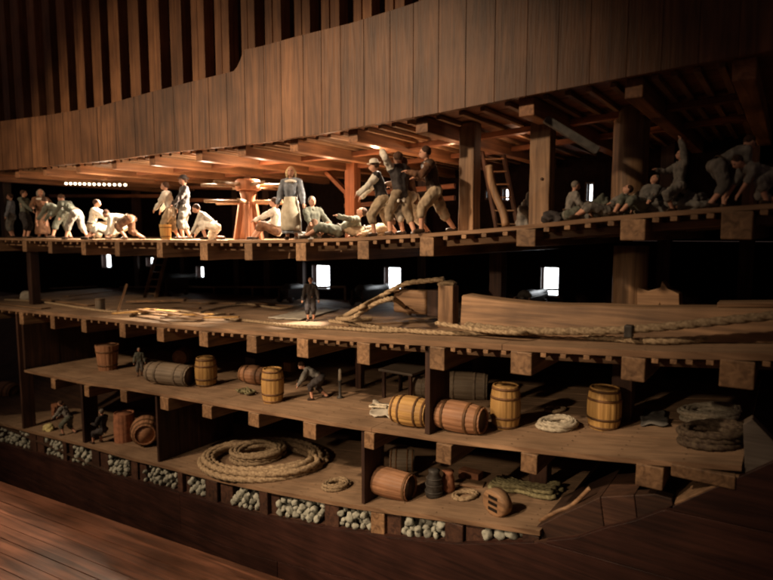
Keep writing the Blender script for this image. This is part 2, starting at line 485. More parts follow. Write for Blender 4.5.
for s_ in range(-5, 7):
    hi_o = -.17*s_; lo_o = hi_o-.17
    cuts = [-79, 180+(s_*97) % 240, 829]
    for ca, cb in zip(cuts, cuts[1:]):
        n = max(3, int((cb-ca)/6)); cols = []
        for j in range(n+1):
            px = ca+(cb-ca)*j/n; T = by_px(top_e, HL, px); sz = strake_z(T.x)
            zt = min(T.z, sz+hi_o-.0007); zb = sz+lo_o+.0007
            cols.append((T.x, zt, zb) if zt > zb+.001 else None)
        run = []
        for c in cols+[None]:
            if c is not None: run.append(c); continue
            if len(run) > 1:
                vs=[]; fs=[]
                dy = random.uniform(-.0015,.0015)
                for i,(x,zt,zb) in enumerate(run):
                    if i == 0: x += .001
                    if i == len(run)-1: x -= .001
                    vs += [(x,-.004+dy,zb),(x,-.004+dy,zt),(x,.016,zt),(x,.016,zb)]
                m = len(run)-1
                for i in range(m):
                    q=i*4;w_=q+4
                    fs += [(q+1,w_+1,w_,q),(q+2,w_+2,w_+1,q+1),(q+3,w_+3,w_+2,q+2),(q,w_,w_+3,q+3)]
                fs += [(0,3,2,1),(m*4,m*4+1,m*4+2,m*4+3)]
                mb = MB(); mb.add(vs, fs); mb.obj('hull_plank','hull_wood',ship,bev=.001)
            run = []
# ledge that the ballast rests on
mb = MB(); vs=[];fs=[]
n=60
for j in range(n+1):
    px=-78+ (600+78)*j/n; T = by_px(top_e, HL, px)
    vs += [(T.x,.0,T.z-.001),(T.x,.30,T.z+.0),(T.x,.30,T.z-.02),(T.x,.0,T.z-.02)]
for j in range(n):
    q=j*4;w=q+4; fs += [(q,w,w+1,q+1),(q+1,w+1,w+2,q+2),(q+2,w+2,w+3,q+3),(q+3,w+3,w,q)]
mb.add(vs,fs); mb.obj('bottom_board','dark_timber_x',ship)
def zhl(px): return by_px(top_e, HL, px).z
# frame timbers between the ballast bays
BAYS = [(-2,30),(43,63),(71,90),(106,129),(143,176),(187,204),(229,257),(275,322),(337,369),(399,444),(484,522)]
edges = [-40]+[v for b in BAYS for v in b]+[560]
for i in range(0, len(edges), 2):
    a, b = edges[i], edges[i+1]
    if b-a < 2: continue
    c=(a+b)/2
    x0 = P(a, 480, .0).x; x1 = P(b, 480, .0).x
    g = (x1-x0)
    parts_ = 1 if g < .07 else 2
    for q in range(parts_):
        xa = x0+g*q/parts_+.002; xb = x0+g*(q+1)/parts_-.002
        zt = zdeck('hold', (xa+xb)/2)-THICK['hold']-.002
        zb = min(zhl(a), zhl(b))
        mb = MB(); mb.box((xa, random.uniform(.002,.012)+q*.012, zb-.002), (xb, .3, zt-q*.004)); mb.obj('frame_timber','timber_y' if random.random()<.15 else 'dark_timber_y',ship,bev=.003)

# transverse bulkheads and posts
def bulkhead(k, kt, px, Y0, Y1, w=.012, mat='dark_timber_z', zt=None, face=.0):
    p = at(k, px, Y0); z0 = p.z+.001; z1 = zt if zt is not None else zdeck(kt, p.x)-THICK[kt]-.003
    root = MB(); n = max(1, int((Y1-Y0)/.09)); 
    for i in range(n):
        a = Y0+(Y1-Y0)*i/n; b = Y0+(Y1-Y0)*(i+1)/n
        root.box((p.x-w/2+random.uniform(-.001,.001), a+.0006, z0), (p.x+w/2+random.uniform(-.001,.001), b-.0006, z1))
    return root.obj('bulkhead', mat, ship, bev=.001)
bulkhead('low','mid',24,.02,.90,.02)
bulkhead('hold','low',83,.01,.09,.022)
bulkhead('hold','low',158,.015,.45,.014)
bulkhead('low','mid',427,.012,.14,.016)
bulkhead('hold','low',363,.012,.13,.014)
bulkhead('hold','mid',22,.0,.07,.02)
def post(k, kt, px, Y, w, d, mat='timber_z', zt=None, name='post', label=None):
    p = at(k, px, Y); z1 = zt if zt is not None else zdeck(kt, p.x)-THICK[kt]-.003
    mb = MB(); vs=[];fs=[]; n=8
    for j in range(n+1):
        z = p.z+.001+(z1-p.z-.001)*j/n; e=lambda: random.uniform(-.001,.001)
        vs += [(p.x-w/2+e(),p.y-d/2+e(),z),(p.x+w/2+e(),p.y-d/2+e(),z),(p.x+w/2+e(),p.y+d/2+e(),z),(p.x-w/2+e(),p.y+d/2+e(),z)]
    for j in range(n):
        a=j*4;b=a+4
        fs += [(a,a+1,b+1,b),(a+1,a+2,b+2,b+1),(a+2,a+3,b+3,b+2),(a+3,a,b,b+3)]
    fs += [(0,3,2,1),(n*4,n*4+1,n*4+2,n*4+3)]
    mb.add(vs,fs); o = mb.obj(name, mat, ship, bev=.003)
    if label: o['label'] = label
    return o
post('upper','top',469,.17,.052,.05, label='square pale post near the middle of the upper deck')
post('upper','top',541,.17,.060,.05, label='square pale post with a dark knot')
post('upper','top',353,.62,.055,.05,'red_timber_z')
post('upper','top',252,.70,.05,.05,'red_timber_z')
post('upper','top',8,.20,.06,.05,'dark_timber_z')
post('mid','upper',35,.18,.05,.05,'dark_timber_z')
post('low','mid',360,.45,.03,.03,'dark_timber_z')
post('mid','upper',497,.55,.05,.05,'dark_timber_z')
post('low','mid',622,.35,.06,.05,'dark_timber_z')
post('low','mid',480,.6,.05,.05,'dark_timber_z')
post('hold','low',540,.30,.06,.05,'dark_timber_z')
# dark knot on the second post
p = at('upper',541,.17); q = P(542,179,.144)
mb = MB(); mb.lathe([(.0045,0),(.0045,.0015)],12,Matrix.Translation(q)@Matrix.Rotation(R(90),4,'X')); mb.obj('knot','leather',ship)
# masts
def mast(k, px, Y, r, z1, mat, z0=None):
    p = at(k, px, Y); mb = MB()
    z0 = p.z if z0 is None else z0
    mb.lathe([(r*1.02,z0),(r,z0+.05),(r*.99,(z0+z1)/2),(r*.98,z1)],32,Matrix.Translation((p.x,p.y,0)))
    return mb.obj('mast', mat, ship)
mast('upper',628,.34,.050,.60,'timber_z')
mast('mid',628,.34,.050,-.035,'timber_z')
for pxa,pya,pxb,pyb,Y in [(180,187,300,189,.85),(180,200,290,201,.9),(345,196,455,186,.9),(345,206,455,198,.95),(50,196,160,196,.9)]:
    mb = MB(); mb.bar(P(pxa,pya,Y),P(pxb,pyb,Y),.02,.022); mb.obj('inner_rail','red_timber_x',ship,bev=.002)
mb = MB(); mb.bar(P(540,289.5,YF-.02),P(561,289.5,YF-.02),.008,.010); mb.obj('port_bar','dark_timber_x',ship)
# braces
mb = MB(); mb.bar(P(545,119,.06),P(598,151,.13),.022,.020); mb.obj('brace','canvas_grey',ship,bev=.003)  # paler colour stands in for light that the board wall blocks
mb = MB(); mb.bar(P(315,160,.75),P(350,196,.75),.03,.02); mb.obj('brace','red_timber_x',ship,bev=.002)
mb = MB(); mb.bar(P(206,176,.8),P(262,168,.8),.05,.03); mb.obj('brace','red_timber_x',ship,bev=.002)
q0=at('upper',506,.13)
mb = MB(); mb.tube(resample(spline([P(489,166,.16),P(491,180,.155),P(496,196,.15),P(503,212,.14),Vector((q0.x,q0.y,q0.z+.006))],8),.008),.0125,8); mb.obj('curved_knee','timber_z',ship)
# gratings under the deck overhead on the right
for i in range(5):
    a=P(540+i*14,92+i*2,.10+.05*i); b=P(590+i*14,104+i*3,.30+.05*i)
    mb=MB(); mb.bar(a,b,.018,.012); mb.obj('overhead_batten','grey_board',ship,bev=.001)
# right end of the cut: hull frame ends
def quadbox(pts, Y0, Y1, name, mat, label=None):
    mb = MB(); a=[P(x,y,Y0) for x,y in pts]; n=len(a); b=[Vector((v.x,Y1,v.z)) for v in a]
    mb.add(a+b, [list(range(n))[::-1], [n+i for i in range(n)]]+[[i,(i+1)%n,n+(i+1)%n,n+i] for i in range(n)])
    o = mb.obj(name, mat, ship, bev=.002)
    if label: o['label']=label
    return o
quadbox([(743,424),(752,419),(773,441),(790,470),(773,473),(745,478)],.01,.05,'hull_frame','grey_board')
quadbox([(536,527),(560,515),(585,504),(600,497),(604,527),(576,538.5),(536,542)],.02,.25,'hull_frame','dark_timber_x')
quadbox([(600.6,497),(634,495),(637,519.5),(604.6,527)],.021,.2,'hull_frame','dark_timber_x')
quadbox([(634.6,495),(655,494),(672,499),(673,506),(637.6,519.5)],.022,.06,'hull_frame','dark_timber_x')
quadbox([(674,503),(735,476),(745,478),(745,486),(676,508)],.0,.3,'hull_frame','timber_x')
mb=MB(); mb.tube(spline([on('hold',540,521),P(556,512,.05),P(572,505,.06),P(590,488,.06)],8),.006,8); mb.obj('hull_batten','timber_x',ship)
# broad panel under the lower deck at the right
# mast step and broken knee on the middle deck
quadbox([(637,287),(648,291),(660,288),(662,281),(668,289),(679,294),(680,316),(664,316),(660,303),(656,316),(637,316)],.30,.36,'mast_step','timber_x')

# ================================================================== BOARD WALL + SLAT WALL
bw = thing('board_wall', P(400,100,-.03), 'curved wall of upright brown boards running across the top of the ship', 'wooden wall')
BB = [(-60,176),(0,170.5),(101,161.5),(168,152.5),(260,143),(317,134.5),(384,122.5),(438,113),(510,99),(614,79.5),(715,60.5),(773,50),(860,35)]
BT = [(-60,125),(0,121),(50,114.5),(101,106),(151,92),(202,79),(236,70.5),(240.5,64),(246,49),(260,46.5),(300,35.5),(351,23),(411,4),(460,-14),(560,-50),(860,-160)]
seams = [-60,-44,-28,-12,3,18,33,49,65,82,99,117,136,155,175,193,210,228,246,265,282,304,322,341,364,390,413,438,465,494,526,557,589,626,661,698,738,782,860]
for a, b in zip(seams, seams[1:]):
    n = 5; dy = random.uniform(-.002,.002); vs=[];fs=[]
    for j in range(n+1):
        px = a+(b-a)*j/n
        if j == 0: px += .2
        if j == n: px -= .2
        lo = P(px, interp(BB,px), -.03+dy); hi = P(px, interp(BT,px), -.03+dy)
        X = lo.x
        hi2 = Vector((X, lo.y, hi.z)); 
        sh = Vector((0,.018,0))
        vs += [lo, hi2, hi2+sh, lo+sh]
    for j in range(n):
        q=j*4;w=q+4; fs += [(q,w,w+1,q+1),(q+1,w+1,w+2,q+2),(q+2,w+2,w+3,q+3),(q+3,w+3,w,q)]
    fs += [(0,1,2,3),(n*4+3,n*4+2,n*4+1,n*4)]
    mb=MB(); mb.add(vs,fs); mb.obj('board','board_wood',bw,bev=.0007)
sw = thing('slat_wall', P(200,80,.25), 'row of upright reddish slats with dark gaps rising behind the board wall', 'slatted wall')
slx = [-45,-31,-18,-7,5,18,34,49,64,81,98,116,136,156,178,200,224,250,275,304,332,364,396,430,466]
for a, b in zip(slx, slx[1:]):
    g = b-a; yb = interp(BT, a+g/2)+14
    x0=P(a-g*.33,60,.22).x; x1=P(a+g*.30,60,.22).x; z0=P(a,yb,.22).z; z1=P(a,-150,.22).z
    s_=(x1-x0)
    mb=MB(); mb.box((x0,.22,z0),(x0+s_*.40,.26,z1)); mb.box((x0+s_*.40,.245,z0),(x0+s_*.56,.26,z1)); mb.box((x0+s_*.56,.208,z0),(x1,.26,z1))
    mb.obj('slat','slat_wood',sw,bev=.002)
mb=MB(); mb.box((-14,1.30,.05),(4,1.34,4.0)); solo(mb,'wall','brown_wall',None,None,kind='structure')
# side walls of the room, dark
# floor
fl = MB(); fl.add([(-9,-5,ZF),(3,-5,ZF),(3,2.5,ZF),(-9,2.5,ZF)],[(0,1,2,3)])
# floor laid as boards following the hull
bot_e = [on_floor(a, b) for a, b in FB]
dirv = (bot_e[8]-bot_e[2]).normalized(); nor = Vector((dirv.y,-dirv.x,0)); 
if nor.y > 0: nor = -nor
flb = MB(); o0 = bot_e[2]
tt = 0.0
while tt < 2.0:
    w=.048
    cuts=[-5+random.random()*1.2]
    while cuts[-1]<5: cuts.append(cuts[-1]+2.6+random.random()*1.5)
    for ca,cb in zip(cuts,cuts[1:]):
        e=.0012; z=ZF+random.uniform(-.0006,.0006)
        q=[o0+dirv*(ca+e)+nor*(tt+e),o0+dirv*(cb-e)+nor*(tt+e),o0+dirv*(cb-e)+nor*(tt+w-e),o0+dirv*(ca+e)+nor*(tt+w-e)]
        q=[Vector((v.x,v.y,z)) for v in q]
        dn=Vector((0,0,-.02))
        flb.hexa([q[3]+dn,q[2]+dn,q[1]+dn,q[0]+dn,q[3],q[2],q[1],q[0]])
    tt+=w
ang = math.atan2(dirv.y,dirv.x)
me = MB(); 
base=Vector((o0.x,o0.y,ZF)); Mi=Matrix.Rotation(-ang,4,'Z')
me.v=[Mi@(v-base) for v in flb.v]; me.f=flb.f; me.sm=flb.sm
fo=bpy.data.objects.new('floor',me.mesh('floor','floor_wood')); col.objects.link(fo); fo.location=base; fo.rotation_euler=(0,0,ang); fo['kind']='structure'
fl.v=[Vector((v.x,v.y,ZG)) for v in fl.v]
solo(fl,'ground','backdrop',None,None,kind='structure')
# ================================================================== PEOPLE
GP = 'people on the upper deck'
GR = 'people on the dark right end of the upper deck'
def remesh(mb, voxel, smooth=2):
    me = bpy.data.meshes.new('tmp'); me.from_pydata([tuple(v) for v in mb.v], [], mb.f)
    o = bpy.data.objects.new('tmp', me); col.objects.link(o)
    m = o.modifiers.new('r', 'REMESH'); m.mode = 'VOXEL'; m.voxel_size = voxel; m.use_smooth_shade = True
    s = o.modifiers.new('s', 'SMOOTH'); s.factor = .5; s.iterations = smooth
    dg = bpy.context.evaluated_depsgraph_get(); dg.update()
    out = bpy.data.meshes.new_from_object(o.evaluated_get(dg))
    bpy.data.objects.remove(o); bpy.data.meshes.remove(me); return out
def ik(a, b, l1, l2, hint):
    a = Vector(a); b = Vector(b); d = b-a; L = d.length
    if L > (l1+l2)*.995: b = a + d.normalized()*(l1+l2)*.995; d = b-a; L = d.length
    u = d.normalized(); x = (l1*l1-l2*l2+L*L)/(2*L); h = math.sqrt(max(0, l1*l1-x*x))
    hv = Vector(hint); hv = hv-u*hv.dot(u); hv = hv.normalized() if hv.length > 1e-5 else u.orthogonal().normalized()
    return a+u*x+hv*h, b
def person(pt, heading, label, group=None, S=.165, hip=(0,.50), lean=0, hl=(.08,.2,.42), hr=(.08,-.2,.42), fl=(0,.06), fr=(0,-.06), tilt=0,
           flz=.0, frz=.0, shirt='cl_white', legs='cl_tan', hair='hair_brown', vest=None, dress=None, apron=None, hat=None, sleeves='long', kneedir=(1,0,.15), elbow=(-1,0,-.4), headturn=0, breeches=True, shade=False):
    S *= {GP: 1.52, GR: 1.12}.get(group, 1.42)
    if group == GP and pt[0] < -2.55: S *= 1.08
    root = thing('person', pt, label, 'person', group, heading)
    V = Vector; H = V((hip[0], 0, hip[1])); a = R(lean); U = V((math.sin(a), 0, math.cos(a)))
    Fw = V((math.cos(a), 0, -math.sin(a)))
    waist = H+U*.10; chest = H+U*.24; neck = H+U*.335
    a2 = R(lean*.6+tilt); U2 = V((math.sin(a2), 0, math.cos(a2))); F2 = V((math.cos(a2), 0, -math.sin(a2)))
    nb = neck+U2*.035; head = nb+U2*.065+F2*.012
    sh = {1: H+U*.30+V((0,.105,0)), -1: H+U*.30+V((0,-.105,0))}
    hp = {1: H+V((0,.048,0)), -1: H+V((0,-.048,0))}
    hand = {1: V(hl), -1: V(hr)}; ft = {1: V((fl[0], fl[1], .042+flz)), -1: V((fr[0], fr[1], .042+frz))}
    sk = MB(); SV = 1
    def ch(mb, pts, rr, g=1.0, off=0):
        for i in range(len(pts)-1): mb.cone(pts[i]*S, pts[i+1]*S, (rr[i]*g+off)*S, (rr[i+1]*g+off)*S, 10)
    torso = ([H+V((0,0,-.01)), waist, chest, H+U*.30], [.075,.062,.073,.058])
    arms = {}; lgs = {}
    for s in (1, -1):
        el, wr = ik(sh[s], hand[s], .165, .150, V((elbow[0], elbow[1]+s*.5, elbow[2])))
        arms[s] = ([sh[s], el, wr], [.034,.026,.018])
        kn, an = ik(hp[s], ft[s], .245, .235, V(kneedir)+V((0,s*.25,0)))
        lgs[s] = ([hp[s], kn, an], [.060,.040,.025])
    def trunk(mb, g=1.0, off=0):
        for s in (-1, 0, 1):
            pts = [p+V((0,s*w_,0)) for p, w_ in zip(torso[0], (.03,.024,.038,.050))]
            ch(mb, pts, torso[1], g*.82, off)
        ch(mb, [sh[1], sh[-1]], [.036,.036], g, off)
    trunk(sk)
    ch(sk, [H+U*.30, nb], [.035,.028]); ch(sk, [nb, head], [.028,.03])
    for s in (1,-1):
        ch(sk, *arms[s]); ch(sk, *lgs[s])
        wr = arms[s][0][2]; d = (wr-arms[s][0][1]).normalized()
        ch(sk, [wr, wr+d*.03, wr+d*.045], [.017,.02,.016])
        an = lgs[s][0][2]; fwd = V((1, s*.25, 0)).normalized(); 
        if lean > 75 and hip[1] < .15: fwd = V((.2,0,1)).normalized()
        ch(sk, [an, an+V((-.012,0,-.018)), an+fwd*.07+V((0,0,-.022))], [.025,.024,.017])
    hm = Matrix.Rotation(a2, 3, 'Y') @ Matrix.Rotation(R(headturn), 3, 'Z')
    hq = lambda x,y,z: (head + hm@V((x,y,z)))*S
    sk.ball(head*S, (.058*S,.050*S,.068*S), 3, hm); sk.ball(hq(.022,0,-.035), (.034*S,.034*S,.032*S), 2)
    sk.cone(hq(.052,0,.006), hq(.069,0,-.014), .0075*S, .011*S, 8)
    sk.ball(hq(.055,0,-.038), (.010*S,.018*S,.007*S), 2)
    for s in (1,-1): sk.ball(hq(0,s*.050,-.003), (.010*S,.008*S,.017*S), 2)
    me = remesh(sk, .0105*S)
    # fingers, eyes joined on to the palm and the face
    bm = bmesh.new(); bm.from_mesh(me); ex = MB()
    for s in (1,-1):
        wr = arms[s][0][2]; d = (wr-arms[s][0][1]).normalized(); side = d.cross(V((0,0,1)))
        side = side.normalized() if side.length > .1 else V((0,1,0)); nn = side.cross(d).normalized()
        base = wr+d*.045
        for i, l in enumerate((.034,.040,.038,.029)):
            o = base+side*(-.0135+i*.009)*1.0; k = o+d*l*.55-nn*.004
            ex.tube([(o-d*.01)*S, k*S, (k+d*l*.38-nn*.012)*S], [.0055*S,.005*S,.0038*S], 6)
        o = wr+d*.018-side*.016
        ex.tube([o*S, (o+d*.014-side*.012)*S, (o+d*.032-side*.014)*S], [.006*S,.0056*S,.004*S], 6)
    vv = [bm.verts.new(v) for v in ex.v]
    for f in ex.f:
        try: q = bm.faces.new([vv[i] for i in f]); q.smooth = True
        except ValueError: pass
    bm.to_mesh(me); bm.free(); me.materials.clear(); me.materials.append(MATS['skin'])
    body = bpy.data.objects.new('body', me); col.objects.link(body); body.parent = root
    def cloth(name, mb, mat, vox=.012, folds=.005):
        m = remesh(mb, vox*S, 1)
        for v in m.vertices:
            q = v.co/S*15; q.z *= .6; q += V((pt[0]*9,0,0)); k = noise.noise(q)*.8+.5*noise.noise(q*2.3); v.co += v.normal*k*folds*S
        m.materials.clear(); m.materials.append(MATS[mat])
        o = bpy.data.objects.new(name, m); col.objects.link(o); o.parent = root; return o
    top = dress or shirt
    c = MB(); trunk(c, 1.0, .013)
    if not dress and lean < 40 and hip[1] > .3:      # the shirt or coat hangs loose over the hips
        for i in range(8):
            th = i*math.pi/4; dv = V((math.cos(th)*.06, math.sin(th)*.075, 0))
            ch(c, [H+U*.06+dv*.75, H+dv*1.12-V((0,0,.085))], [.022,.018])
    ch(c, [H+U*.02, H-V((0,0,.02))], [.075,.08], .8)
    for s in (1,-1):
        p_, r_ = arms[s]
        if sleeves == 'long': ch(c, p_, r_, 1.10, .014); ch(c, [p_[1].lerp(p_[2],.55), p_[1].lerp(p_[2],.93)], [.034,.027])
        else:
            ch(c, [p_[0], p_[1]], r_[:2], 1.08, .010)
    cloth('shirt' if not dress else 'bodice', c, top, folds=.020)
    if vest:
        c = MB(); trunk(c, 1.03, .019); cloth('vest', c, vest, folds=.014)
    if dress:
        c = MB(); c.lathe([(.07*S,(H.z+.10)*S),(.10*S,(H.z-.02)*S),(.125*S,(H.z-.2)*S),(.14*S,.09*S)], 22)
        c.v = [V((v.x+H.x*S*min(1, v.z/(H.z*S)), v.y, v.z)) for v in c.v]
        m = cloth('skirt', c, dress, .014, .018)
        if apron:
            c = MB(); n = 9; vs=[]; fs=[]
            for j in range(7):
                z = H.z+.09-j*(H.z-.04)/6; r0 = .10+.056*min(1,j/3)
                for i in range(n):
                    th = R(-62+124*i/(n-1)); rr = r0+.004*math.sin(i*2.1+j*.4)
                    vs.append((rr*math.cos(th)*S, rr*math.sin(th)*S*1.0, z*S))
            for j in range(6):
                for i in range(n-1): q=j*n+i; fs.append((q,q+n,q+n+1,q+1))
            c.add(vs, fs, True); o = c.obj('apron', apron, root, world=False)
            sm = o.modifiers.new('thick','SOLIDIFY'); sm.thickness = .0012
    if not dress:
        c = MB()
        for s in (1,-1):
            p_, r_ = lgs[s]
            e = p_[1].lerp(p_[2], .3 if breeches else .92)
            ch(c, [p_[0], p_[1], e], [r_[0], r_[1], r_[1]*.92 if breeches else r_[2]*1.2], 1.08, .016)
        ch(c, [H+U*.05+V((0,.02,0)), H+V((0,.03,-.015))], [.070,.070], .95); ch(c, [H+U*.05-V((0,.02,0)), H-V((0,.03,.015))], [.070,.070], .95)
        cloth('trousers', c, legs, folds=.018)
    for s in (1,-1):
        an = lgs[s][0][2]; fwd = V((1, s*.25, 0)).normalized()
        if lean > 75 and hip[1] < .15: fwd = V((.2,0,1)).normalized()
        c = MB(); ch(c, [an+V((-.014,0,-.016)), an+fwd*.075+V((0,0,-.020))], [.026,.020], 1.0, .005)
        c.v = [V((v.x, v.y, max(v.z, .0004))) for v in c.v]
        cloth('shoe', c, 'leather', .012, 0)
    c = MB(); c.ball((H+U*.325)*S, (.046*S,.050*S,.024*S), 2, Matrix.Rotation(a,3,'Y')); c.ball((H+U*.305+Fw*.035)*S, (.030*S,.034*S,.030*S), 2)
    if dress: c.ball((H+U*.30+Fw*.02)*S, (.075*S,.098*S,.034*S), 2)
    cloth('collar', c, 'cl_white' if (dress or vest) else shirt, .010, .006)
    if not dress:
        c = MB(); Mb = Matrix.Translation((H+U*.055)*S) @ Matrix.Rotation(a,4,'Y') @ Matrix.Scale(1.12,4,(0,1,0))
        c.lathe([(.088*S,-.010*S),(.093*S,-.008*S),(.093*S,.010*S),(.088*S,.012*S)], 20, Mb, cap=False)
        if not (lean < 40 and hip[1] > .3): c.obj('belt', 'leather', root, world=False)
    # hair / hat
    c = MB(); c.ball(hq(-.014,0,.014), (.060*S,.057*S,.062*S), 3, hm)
    if dress:
        for s in (1,-1): c.ball(hq(-.020,s*.052,-.026), (.034*S,.026*S,.068*S), 2, hm)
        c.ball(hq(-.04,0,-.03), (.034*S,.05*S,.060*S), 2, hm)
    cloth('hair', c, hair, .010, .006)
    if hat:
        c = MB(); Mh = Matrix.Translation(hq(-.004,0,.034)) @ hm.to_4x4()
        c.lathe([(.09*S,0),(.092*S,.006*S),(.058*S,.012*S),(.05*S,.05*S),(.03*S,.062*S),(.001*S,.064*S)], 18, Mh)
        c.obj('hat', hat, root, world=False)
    for s in (1,-1):
        c = MB(); c.ball(hq(.049,s*.019,.010), .0095*S, 1); c.obj('eye', 'eye', root, world=False)
    return root
IML = R(215); IMR = R(35); TOCAM = R(-55); AWAY = R(125)
GP = 'people on the upper deck'
up = lambda px, Y: at('upper', px, Y)
bend = dict(hip=(-.10,.50), lean=62, hl=(.42,.10,.28), hr=(.40,-.10,.25), fl=(.10,.08), fr=(-.18,-.07))
# gun deck, left to right
person(up(13,.16), IML+.3, 'person in grey-blue clothes standing at the far left end of the upper deck', GP, shirt='cl_blue', legs='cl_grey')
person(up(26,.07), IMR, 'person in dark grey-green coat standing with both arms forward at the left end', GP, shirt='cl_greygreen', legs='cl_dark', hl=(.26,.10,.60), hr=(.24,-.1,.56))
person(up(43,.08), TOCAM+.5, 'person in a long brown robe with a lit white collar, near the left end', GP, shirt='cl_brown', dress='cl_brown', hair='hair_grey', hl=(.12,.16,.66), hr=(.2,-.14,.62))
person(up(60,.06), IML, 'person in dark green coat bending forward beside the brown robe', GP, shirt='cl_greygreen', legs='cl_greygreen', **bend)
person(up(75,.045), IML-.2, 'person in grey-green coat and pale stockings bent over right of a similar figure', GP, shirt='cl_greygreen', legs='cl_grey', hip=(-.06,.48), lean=50, hl=(.40,.10,.42), hr=(.42,-.1,.36), fl=(.12,.08), fr=(-.22,-.08))
person(up(95,.06), IMR+.2, 'person in cream shirt crouching with an arm stretched right, lit from above', GP, shirt='cl_white', legs='cl_tan', hip=(-.05,.24), lean=15, hl=(.40,.08,.38), hr=(.36,-.1,.30), fl=(.18,.08), fr=(-.12,-.08))
person(up(112,.055), IML+.4, 'person in pale clothes lying back between the crouching and the bent figure', GP, shirt='cl_apron', legs='cl_white', hip=(0,.11), lean=-62, hl=(.05,.25,.04), hr=(.1,-.2,.1), fl=(.40,.08), fr=(.34,-.1), kneedir=(.2,0,1))
person(up(134,.06), IML+.1, 'person with white shirt and brown breeches stooping low toward the deck', GP, shirt='cl_white', legs='cl_brown', hip=(.06,.38), lean=84, hl=(.45,.10,.10), hr=(.45,-.1,.08), fl=(.12,.08), fr=(-.14,-.08))
person(up(172,.05), IML, 'person in white shirt and tan breeches standing over the small wooden tub', GP, shirt='cl_white', legs='cl_tan', hip=(0,.49), lean=12, hl=(.25,.08,.50), hr=(.25,-.1,.42), fl=(.08,.06), fr=(-.10,-.06))
person(up(186,.09), IML+.5, 'tall person in dark coat and dark cap standing behind the white-shirted one', GP, shirt='cl_dark', legs='cl_grey', S=.178, hat='cl_dark', hl=(.2,.1,.55), hr=(.1,-.2,.42), fl=(.06,.07), fr=(-.08,-.07))
person(up(214,.07), IML+.2, 'person in bright white shirt crouching left of the capstan', GP, shirt='cl_white', legs='cl_white', hip=(-.04,.2), lean=48, hl=(.36,.08,.06), hr=(.3,-.1,.08), fl=(.12,.09), fr=(-.14,-.09))
person(up(276,.12), IML, 'person in white shirt sitting low between the capstan and the girl', GP, shirt='cl_white', legs='cl_brown', hip=(-.02,.14), lean=5, hl=(.3,.1,.3), hr=(.2,-.1,.24), fl=(.34,.08), fr=(.32,-.08), kneedir=(.2,0,1))
person(up(292,.035), TOCAM, 'fair-haired girl in grey dress and long beige apron standing at the deck edge', GP, shirt='cl_blue', dress='cl_blue', apron='cl_apron', hair='hair_blond', S=.170, hl=(.10,.20,.40), hr=(.10,-.20,.40))
person(up(316,.07), TOCAM+.6, 'person in drab green sitting on the deck right of the girl', GP, shirt='cl_greygreen', legs='cl_brown', hip=(-.05,.11), lean=-10, hl=(.12,.25,.12), hr=(.2,-.18,.2), fl=(.36,.10), fr=(.3,-.10), kneedir=(.2,0,1), hair='hair_grey')
person(up(338,.07), IML+.15, 'person in grey-green breeches lying on one side between sitter and drinkers', GP, shirt='cl_greygreen', legs='cl_greygreen', hip=(-.0,.10), lean=-58, hl=(.0,.22,.30), hr=(-.2,-.22,.05), fl=(.44,.06), fr=(.42,-.10), kneedir=(.2,0,1))
person(up(362,.13), IML, 'person in tan clothes lying flat behind the group of four', GP, shirt='cl_tan', legs='cl_tan', hip=(-.0,.08), lean=-78, hl=(.0,.22,.06), hr=(-.2,-.22,.05), fl=(.46,.06), fr=(.44,-.10), kneedir=(.2,0,1))
person(up(384,.045), IML, 'white-hatted person in white shirt and dark vest leaning left, leftmost of the brawlers', GP, shirt='cl_white', vest='cl_dark', legs='cl_tan', hip=(.02,.47), lean=14, hl=(.34,.12,.52), hr=(.30,-.12,.50), fl=(.12,.08), fr=(-.16,-.07), hat='cl_white')
person(up(401,.035), AWAY+.5, 'person from behind in dark vest, one white sleeve raised, second of the brawlers', GP, shirt='cl_white', vest='cl_dark', legs='cl_tan', S=.175, hip=(0,.48), lean=10, hl=(.12,.18,.98), hr=(.30,-.16,.55), fl=(.08,.10), fr=(-.14,-.10))
person(up(414,.09), IML-.3, 'person in brown coat and white breeches wrestling behind the raised white sleeve', GP, shirt='cl_brown', legs='cl_white', S=.172, hip=(.02,.46), lean=18, hl=(.30,.1,.62), hr=(.3,-.1,.6), fl=(.12,.08), fr=(-.16,-.08))
person(up(434,.05), IML+.1, 'person in dark brown coat and tan breeches striding with legs apart, rightmost of the brawlers', GP, shirt='cl_brown', legs='cl_tan', S=.180, hip=(0,.46), lean=14, hl=(.30,.10,.66), hr=(.18,-.16,.62), fl=(.16,.10), fr=(-.26,-.10), vest='leather')
# right side, in the dark
GR = 'people on the dark right end of the upper deck'
person(up(571,.11), IMR, 'person in grey sitting on the deck right of the knotted post', GR, shirt='cl_grey', legs='cl_greygreen', hip=(-.05,.11), lean=14, hl=(.2,.18,.18), hr=(.2,-.18,.2), fl=(.34,.10), fr=(.3,-.10), kneedir=(.2,0,1), hair='hair_grey')
person(up(606,.10), IML, 'person in grey clothes lying against the mast foot', GR, shirt='cl_grey', legs='cl_grey', hip=(-.0,.10), lean=-50, hl=(.0,.22,.20), hr=(-.2,-.22,.05), fl=(.44,.06), fr=(.40,-.10), kneedir=(.2,0,1))
person(up(640,.09), IML+.4, 'person in brown-grey clothes slumped on the heap before the mast', GR, shirt='canvas_grey', legs='cl_greygreen', hip=(-.0,.14), lean=-40, hl=(.1,.22,.16), hr=(-.1,-.22,.1), fl=(.40,.06), fr=(.36,-.10), kneedir=(.2,0,1), hair='hair_grey')
person(up(677,.085), IML, 'thin grey person with one arm thrown straight up, right of the mast', GR, shirt='cl_grey', legs='cl_grey', hip=(0,.36), lean=-4, hl=(.06,.10,1.05), hr=(.25,-.12,.60), fl=(.10,.07), fr=(-.14,-.07), hair='hair_grey', S=.155)
